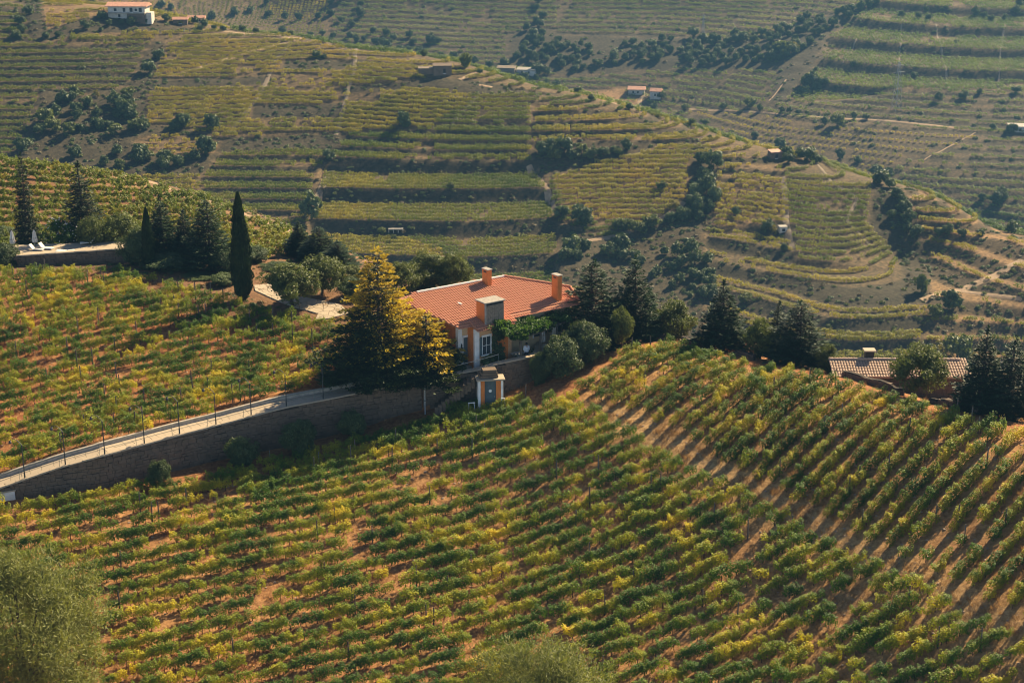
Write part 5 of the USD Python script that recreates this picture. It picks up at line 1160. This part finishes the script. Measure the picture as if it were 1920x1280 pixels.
# ---------------------------------------------------------------- long tiled building and cream shed
def tiled_building(x0, x1, px_eave, py_eave, Zc, depth, label, nm, wall, tmat, rot=0, wall_h=3.2):
    e = up(px_eave, py_eave, np.array(Zc)); 
    t = thing(nm, (e[0], e[1], e[2]), rot, label=label, cat='building')
    part('wall', bx(x0 + .25, x1 - .25, .35, depth * 2 - .35, -wall_h, .05), wall, t)
    pl = [(x0, 0), (x1, 0), (x1, depth), (x0, depth)]
    r = part('roof', sheet(pl, lambda x, y: K * y - .06, .1), tmat, t)
    part('rear_slope', sheet([(x0, depth), (x1, depth), (x1, depth * 2), (x0, depth * 2)], lambda x, y: K * (2 * depth - y) - .06, .1), tmat, r)
    part('roof_tiles', cat(tiles(pl, lambda x, y: K * y - .055, rng, w=.228)), tmat, r, kind='stuff')
    part('ridge_cap', cat([tube([(x, depth, K * depth + .06), (x + .44, depth, K * depth + .03)], [.12, .1], 7) for x in np.arange(x0, x1 - .4, .4)]), tmat, r)
    return t, r
t, r = tiled_building(-5.6, 5.6, 1692, 706, 128.6, 2.3, 'long low stone building with a pale ribbed tile roof behind the crest', 'farm_building', mat_core, mat_oldtile, math.radians(-1))
ch = part('chimney', bx(-2.6, -1.9, 2.4, 3.0, .3, 1.35), mat_core, r); part('cap', bev(-2.75, -1.75, 2.25, 3.15, 1.35, 1.45, .02), mat_slab, ch)
wl = np.array([[-5.2, .32], [5.2, .32]]); ln = np.array([[x, .33, -.15] for x in np.linspace(-5.3, 5.3, 6)])
part('stonework', cat(stones(ln, lambda s: -3.0, lambda s: -.1, rng, thick=.05)), mat_stone, t, kind='stuff')
t, r = tiled_building(-1.3, 1.3, 1392, 655, 142, 1.3, 'small cream walled shed between the crest cedars', 'shed', mat_cream, mat_tile, 0, 3.5)

# ---------------------------------------------------------------- forecourt paving and the pool terrace
fc = [(476, 536), (514, 534), (562, 556), (640, 574), (656, 590), (622, 598), (590, 603), (596, 590), (556, 579), (500, 557), (478, 547)]
fw = [hit(a, b, 100)[:2] for a, b in fc]; FP = shapely.Polygon(fw).buffer(0)
pv = thing('forecourt', (0, 0, 0), 0, kind='structure'); r = np.random.default_rng(8)
x0, y0, x1, y1 = FP.bounds; seeds = [s for s in (np.array([r.uniform(x0, x1), r.uniform(y0, y1)]) for _ in range(500)) if FP.contains(shapely.Point(s))][:60]
for g in shapely.voronoi_polygons(shapely.MultiPoint(seeds), extend_to=FP).geoms:
    g = g.intersection(FP).buffer(-.025)
    if g.is_empty or g.geom_type != 'Polygon' or g.area < .05: continue
    q = np.array(g.exterior.coords)[:-1]; zz = G(q[:, 0], q[:, 1]); c = np.c_[q - q.mean(0), np.ones(len(q))]; co = np.linalg.lstsq(c, zz, rcond=None)[0]; m0 = q.mean(0)
    part('paving_slab', sheet([tuple(a) for a in q], lambda x, y: co @ np.array([x - m0[0], y - m0[1], 1]) + .09, .2), mat_slab, pv)
pw = np.array([up(px, np.interp(px, [30, 236], [480, 466]), np.array(157.0)) for px in np.linspace(30, 238, 12)])
face(pw, 'stone retaining wall of the pool terrace above the upper vineyard', 'wall', seed=9, name='terrace_wall')
zt = pw[:, 2].mean()
obj('pool_terrace', sheet([(pw[0, 0] - 4, pw[0, 1] + .3), (pw[-1, 0], pw[-1, 1] + .3), (pw[-1, 0] + .3, pw[-1, 1] + 3.6), (pw[0, 0] - 4, pw[0, 1] + 4.4)], lambda x, y: np.interp(x, pw[:, 0], pw[:, 2]) - .12, .6), mat_slab, kind='structure')
for px, Z, tp, lab in ((25, 160, 431, 'closed white parasol by the pool, the left one'), (67, 160.5, 430, 'closed white parasol by the pool, behind the loungers')):
    p = up(px, 470, np.array(Z)); z = np.interp(p[0], pw[:, 0], pw[:, 2]) - .12; parasol((p[0], p[1], z), height_to(p[0], p[1], tp) - z, lab, 0, .24)
def lounger(px, Z, rot, label, s=1.0):
    p = up(px, 470, np.array(Z)); z = np.interp(p[0], pw[:, 0], pw[:, 2]) - .12
    t = thing('sun_lounger', (p[0], p[1], z), rot, (s, s, s), label=label, cat='lounger')
    part('bed', bev(-.9, .5, -.35, .35, .3, .4, .02), mat_canvas, t)
    v = trimesh.creation.box([.75, .7, .08]); v.apply_transform(trimesh.transformations.rotation_matrix(-.9, [0, 1, 0])); v.apply_translation([.72, 0, .66]); part('backrest', v, mat_canvas, t)
    for sx in (-.8, .4):
        for sy in (-.3, .3): part('leg', tube([(sx, sy, 0), (sx, sy, .3)], .025, 5), mat_post, t)
lounger(70, 158.6, math.radians(170), 'white lounger below the right parasol of the pool', .8); lounger(88, 158.9, math.radians(165), 'white lounger right of the first on the pool terrace', .8); lounger(165, 160.2, math.radians(20), 'low lounger in the shade left of the round pool olive', .8)
p = up(122, 473, np.array(157.6)); z = np.interp(p[0], pw[:, 0], pw[:, 2]) - .05
n = 14; xs, ys = np.meshgrid(np.linspace(-.9, .9, n), np.linspace(-.45, .5, n)); zz = .14 * fbm2(xs * 3, ys * 3, 1, 5) + .05 - .5 * np.clip(-ys - .2, 0, 1)
i = (np.arange(n - 1)[:, None] * n + np.arange(n - 1)).ravel(); f = np.vstack([np.c_[i, i + 1, i + n + 1], np.c_[i, i + n + 1, i + n]])
o = obj('white_cloth', (np.stack([p[0] + xs, p[1] + ys, z + zz], -1).reshape(-1, 3), f), mat_canvas, smooth=True, label='white cloth spread over the edge of the pool terrace wall', cat='cloth')

# ---------------------------------------------------------------- tracks and boundary lines on the hills
def track(px_pts, w, mat, name='dirt_track', lift=.10, z0=200, dens=1.2, **data):
    pts = [hit(a, b, z0) for a, b in px_pts]; P = np.array(pts)[:, :2]; cum = np.r_[0, np.cumsum(np.linalg.norm(np.diff(P, axis=0), axis=1))]
    s = np.arange(0, cum[-1], dens); c = np.c_[np.interp(s, cum, P[:, 0]), np.interp(s, cum, P[:, 1])]
    c = np.c_[gaussian_filter(c[:, 0], 1.2, mode='nearest'), gaussian_filter(c[:, 1], 1.2, mode='nearest')]
    t = np.gradient(c, axis=0); t /= np.linalg.norm(t, axis=1, keepdims=True) + 1e-9; nr = np.c_[-t[:, 1], t[:, 0]]
    ww = w * (.8 + .4 * fbm2(s, s * 0, .2, 3)); cols = []
    for o in (-1, -.4, .4, 1):
        q = c + nr * (o * ww / 2)[:, None]; cols.append(np.c_[q, G(q[:, 0], q[:, 1]) + lift - .16 * (abs(o) == 1)])
    v = np.vstack(cols); n = len(s); f = []
    i = np.arange(n - 1)
    for k in range(3): f += [np.c_[k * n + i, k * n + i + 1, (k + 1) * n + i + 1], np.c_[k * n + i, (k + 1) * n + i + 1, (k + 1) * n + i]]
    return obj(name, (v, np.vstack(f)), mat, smooth=True, kind='structure')
for pts, w in (([(1725, 566), (1760, 552), (1800, 545), (1850, 524), (1925, 486)], 3.0), ([(1800, 546), (1850, 553), (1925, 564)], 1.8), ([(310, 146), (370, 130), (440, 108), (500, 90), (560, 76)], 1.8), ([(410, 58), (470, 64), (540, 72), (570, 73)], 2.2), ([(180, 320), (270, 338), (340, 362), (420, 388), (480, 412), (560, 440)], 1.6),
               ([(860, 152), (885, 142), (905, 132)], 2.2), ([(895, 160), (930, 166)], 1.6), ([(990, 310), (1010, 340), (1030, 370), (1045, 410)], 2.2), ([(1100, 452), (1180, 436), (1240, 412), (1285, 378)], 1.8),
               ([(1150, 196), (1200, 186), (1220, 178)], 2.5), ([(1290, 205), (1350, 208), (1420, 212), (1480, 217), (1560, 224), (1640, 228), (1730, 236), (1800, 242)], 1.8), ([(1830, 250), (1780, 275), (1730, 302)], .7), ([(1440, 192), (1456, 176), (1475, 150)], .9)):
    track(pts, w, mat_track, z0=140 if pts[0][0] < 200 else 240)
for pts, w in (([(690, 92), (665, 130), (645, 200), (628, 262)], 1.5), ([(548, 78), (520, 110), (495, 165), (460, 215), (425, 252)], 1.5), ([(898, 178), (870, 208), (845, 234)], 1.4), ([(622, 318), (610, 345), (596, 370), (580, 388)], 2.4), ([(1468, 332), (1472, 370), (1474, 420), (1488, 470)], 1.8),
               ([(1530, 306), (1560, 345), (1610, 372), (1585, 415), (1640, 470)], 1.0), ([(1754, 46), (1762, 80), (1770, 120), (1780, 168)], 1.0), ([(1886, 40), (1876, 90), (1872, 162)], 1.0), ([(1690, 50), (1688, 90), (1684, 140), (1682, 172)], 1.0), ([(1620, 60), (1600, 92), (1578, 128)], .8)):
    track(pts, w, mat_rubble, 'rubble_path', z0=240)

mat_farwhite = plain('old_whitewash', (0.50, 0.46, 0.40), var=0.25, scale=1.0, rough=0.9)
# ---------------------------------------------------------------- far buildings
def at(px, py, z0=240):
    q = hit(px, py, z0); return q, float(proj(q)[2]) / F
def far_house(px, py, w, d, h, rise, label, roofmat, wallmat, wins=(), rot=0.0, nm='farm_house', lean=False, base=1.5, z0=240):
    """w, d, h in pixels of the picture; wins: (x, z, width, height) in shares of the front"""
    q, m = at(px, py, z0); w, d, h, rise = w * m, d * m, h * m, rise * m
    t = thing(nm, q, rot, label=label, cat='house' if 'house' in nm else 'building')
    part('wall', bx(-w / 2, w / 2, 0, d, -base, h), wallmat, t)
    o = .06 * w if not lean else .03 * w
    if lean: part('roof', (np.array([[-w / 2 - o, -o, h + .02], [w / 2 + o, -o, h + .02], [w / 2 + o, d + o, h + rise], [-w / 2 - o, d + o, h + rise], [-w / 2 - o, -o, h - .15], [w / 2 + o, -o, h - .15], [w / 2 + o, d + o, h + rise - .2], [-w / 2 - o, d + o, h + rise - .2]]), np.array([[0, 1, 2], [0, 2, 3], [4, 6, 5], [4, 7, 6], [0, 4, 5], [0, 5, 1], [1, 5, 6], [1, 6, 2], [2, 6, 7], [2, 7, 3], [3, 7, 4], [3, 4, 0]])), roofmat, t)
    else:
        v = np.array([[-w / 2 - o, -o, h], [w / 2 + o, -o, h], [w / 2 + o, d + o, h], [-w / 2 - o, d + o, h], [-w / 2 - o, d / 2, h + rise], [w / 2 + o, d / 2, h + rise], [-w / 2 - o, -o, h - .15], [w / 2 + o, -o, h - .15], [w / 2 + o, d + o, h - .15], [-w / 2 - o, d + o, h - .15]])
        part('roof', (v, np.array([[0, 1, 5], [0, 5, 4], [2, 3, 4], [2, 4, 5], [0, 4, 3], [1, 2, 5], [0, 6, 7], [0, 7, 1], [1, 7, 8], [1, 8, 2], [2, 8, 9], [2, 9, 3], [3, 9, 6], [3, 6, 0], [6, 8, 7], [6, 9, 8]])), roofmat, t)
    for a, b, c, e in wins:
        wn = part('window', bx(-w / 2 + (a - c / 2) * w, -w / 2 + (a + c / 2) * w, -.04, .0, b * h, (b + e) * h), mat_dark, t)
        part('sill', bx(-w / 2 + (a - c / 2) * w - .08, -w / 2 + (a + c / 2) * w + .08, -.12, -.0, b * h - .1, b * h), mat_white, wn)
    return t, w, d, h
t, w, d, h = far_house(238, 37, 70, 34, 24, 6, 'white two storey farmhouse at the top left of the hillside', mat_farroof, mat_farwhite, [(.2, .6, .07, .22), (.44, .55, .07, .3), (.63, .55, .08, .32), (.76, .6, .06, .2), (.88, .55, .08, .3), (.3, .12, .06, .25)], -.05)
part('porch', bx(w * .02, w * .5, -.5, -.05, -1.5, h * .42), mat_stone, t, label='dark porch base'); part('annex', bx(w * .52, w * .66, .3, d * .7, -1.5, h * .5), mat_farwhite, t); part('balcony', bx(-w * .5, w * .5, -.9, -.05, h * .47, h * .52), mat_concrete, t)
far_house(338, 46, 26, 14, 9, 4, 'red roofed stone barn right of the white farmhouse', mat_farroof, mat_stone, [(.5, .1, .2, .6)], .1, 'barn')
far_house(368, 42, 30, 14, 8, 4, 'low farm building with pale columns right of the red barn', mat_farroof, mat_cream, [(.3, .2, .12, .6), (.5, .2, .12, .6), (.7, .2, .12, .6)], .05, 'farm_building')
t, w, d, h = far_house(830, 142, 34, 16, 18, 3, 'ruined dark stone hut on the middle hill', mat_stone, mat_stone, [(.6, .2, .14, .5)], .1, 'stone_hut', True)
far_house(800, 142, 30, 12, 12, 2, 'lower tumbled stone hut beside the ruined one', mat_rubble, mat_stone, [], .05, 'stone_hut', True)
far_house(986, 144, 36, 14, 10, 3, 'pale low walled house at the end of the hill crest', mat_concrete, mat_farwhite, [(.3, .3, .1, .4), (.65, .3, .1, .4)], -.25, 'farm_building', True)
far_house(948, 140, 34, 14, 12, 3, 'roofless pale stone enclosure on the crest', mat_rubble, mat_rubble, [], -.2, 'stone_hut', True)
far_house(1193, 180, 30, 20, 10, 5, 'white house with a pink roof in the valley, left of two', mat_farroof, mat_farwhite, [(.3, .3, .1, .4), (.6, .3, .1, .4)], -.15)
far_house(1228, 188, 20, 18, 15, 5, 'white house in the valley, right of two', mat_farroof, mat_farwhite, [(.5, .4, .14, .3)], -.3)
far_house(1456, 298, 22, 16, 12, 3, 'small stone hut with a tile roof among the trees', mat_farroof, mat_stone, [(.5, .05, .25, .6)], .3, 'stone_hut', True)
t, w, d, h = far_house(1469, 438, 15, 12, 10, 1, 'small white concrete water tank above the right vines', mat_concrete, mat_farwhite, [(.5, .15, .4, .5)], .2, 'water_tank', True)
far_house(1915, 250, 44, 20, 11, 3, 'pale flat roofed house at the right picture edge', mat_concrete, mat_farwhite, [(.25, .3, .08, .4), (.45, .3, .08, .4)], -.1, 'farm_house', True)
q, m = at(742, 438)
t = thing('shelter', q, .05, label='small pale roofed shelter on the wide terrace', cat='shelter'); part('roof', bev(-14 * m, 14 * m, -.2, 8 * m, 6 * m, 6 * m + .25, .03), mat_concrete, t); part('rear_wall', bx(-13 * m, 13 * m, 6 * m, 7 * m, -1, 6 * m), mat_rubble, t)
for x in (-13, -4, 5, 13): part('post', bx(x * m - .12, x * m + .12, -.1, .14, -1, 6 * m), mat_concrete, t)
mat_pylon = plain('dull_steel', (0.22, 0.23, 0.23), rough=0.6, var=0.15)
def pylon(px, py_base, py_top, label):
    q, m = at(px, py_base); h = (py_base - py_top) * m / .95; b = .08 * h
    t = thing('power_pylon', q, .5, label=label, cat='pylon'); lv = np.linspace(0, 1, 8); cs = [(sx, sy) for sx, sy in ((-1, -1), (1, -1), (1, 1), (-1, 1))]
    for sx, sy in cs: part('leg', tube([(sx * b, sy * b, -1), (sx * b * .2, sy * b * .2, h)], .07, 4), mat_pylon, t)
    br = []
    for i in range(7):
        w0, w1 = b * (1 - .8 * lv[i]), b * (1 - .8 * lv[i + 1])
        for j in range(4):
            a, c = cs[j], cs[(j + 1) % 4]; br.append(tube([(a[0] * w0, a[1] * w0, h * lv[i]), (c[0] * w1, c[1] * w1, h * lv[i + 1])], .045, 3)); br.append(tube([(c[0] * w0, c[1] * w0, h * lv[i]), (a[0] * w1, a[1] * w1, h * lv[i + 1])], .045, 3))
    part('lattice', cat(br), mat_pylon, t)
    for z, L in ((.78, .30), (.92, .22)): part('cross_arm', tube([(-L * h * .5, 0, h * z), (0, 0, h * z + .3), (L * h * .5, 0, h * z)], .08, 4), mat_pylon, t)
pylon(1318, 64, 30, 'small lattice pylon among the far terraces'); pylon(1680, 208, 122, 'tall striped lattice pylon in front of the far square plots')

# vine posts that stick out of the rows
pp = proto('vine_post_kind'); part('post', tube([(0, 0, -.3), (.02, .01, .8), (.01, .03, 1.6)], [.055, .05, .042], 6), mat_post, pp)
r = np.random.default_rng(77)
for f, poly, n, lab in ((0, low_px, 135, 'weathered wooden stake among the lower vineyard rows'), (1, right_px, 105, 'weathered wooden stake at the rows of the right vineyard'), (2, upper_px, 55, 'weathered wooden stake among the upper vineyard rows')):
    c = np.nonzero((which == f) & vis & (PX > 5) & (PX < 1915) & (PY < 1275))[0]
    for i in r.choice(c, n, replace=False):
        d = np.array([math.cos(A3[i]), math.sin(A3[i])]) * .5
        q = P3[i, :2] + d; copy(pp, 'vine_post', (q[0], q[1], float(G(q[:1], q[1:2])[0])), r.uniform(0, 6), (1, 1, r.uniform(.8, 1.1)), label=lab, cat='stake', group=['stakes of the lower vineyard', 'stakes of the right vineyard', 'stakes of the upper vineyard'][f])

# ---------------------------------------------------------------- the air
mat_haze = M('haze_air', {'v': ('principled_volume', {'color': (0.25, 0.58, 1.0), 'density': 0.00010, 'anisotropy': 0.3})}, [], volume='v.volume')
zlo = min(g.min() for g in GRID.values()); zhi = max(max(g.max() for g in GRID.values()) + 14, CAM_H + 4)
print('haze', zlo, zhi)
obj('haze', bx(-420, 420, -60, 1100, zlo - 2.5, zhi), mat_haze, kind='stuff')
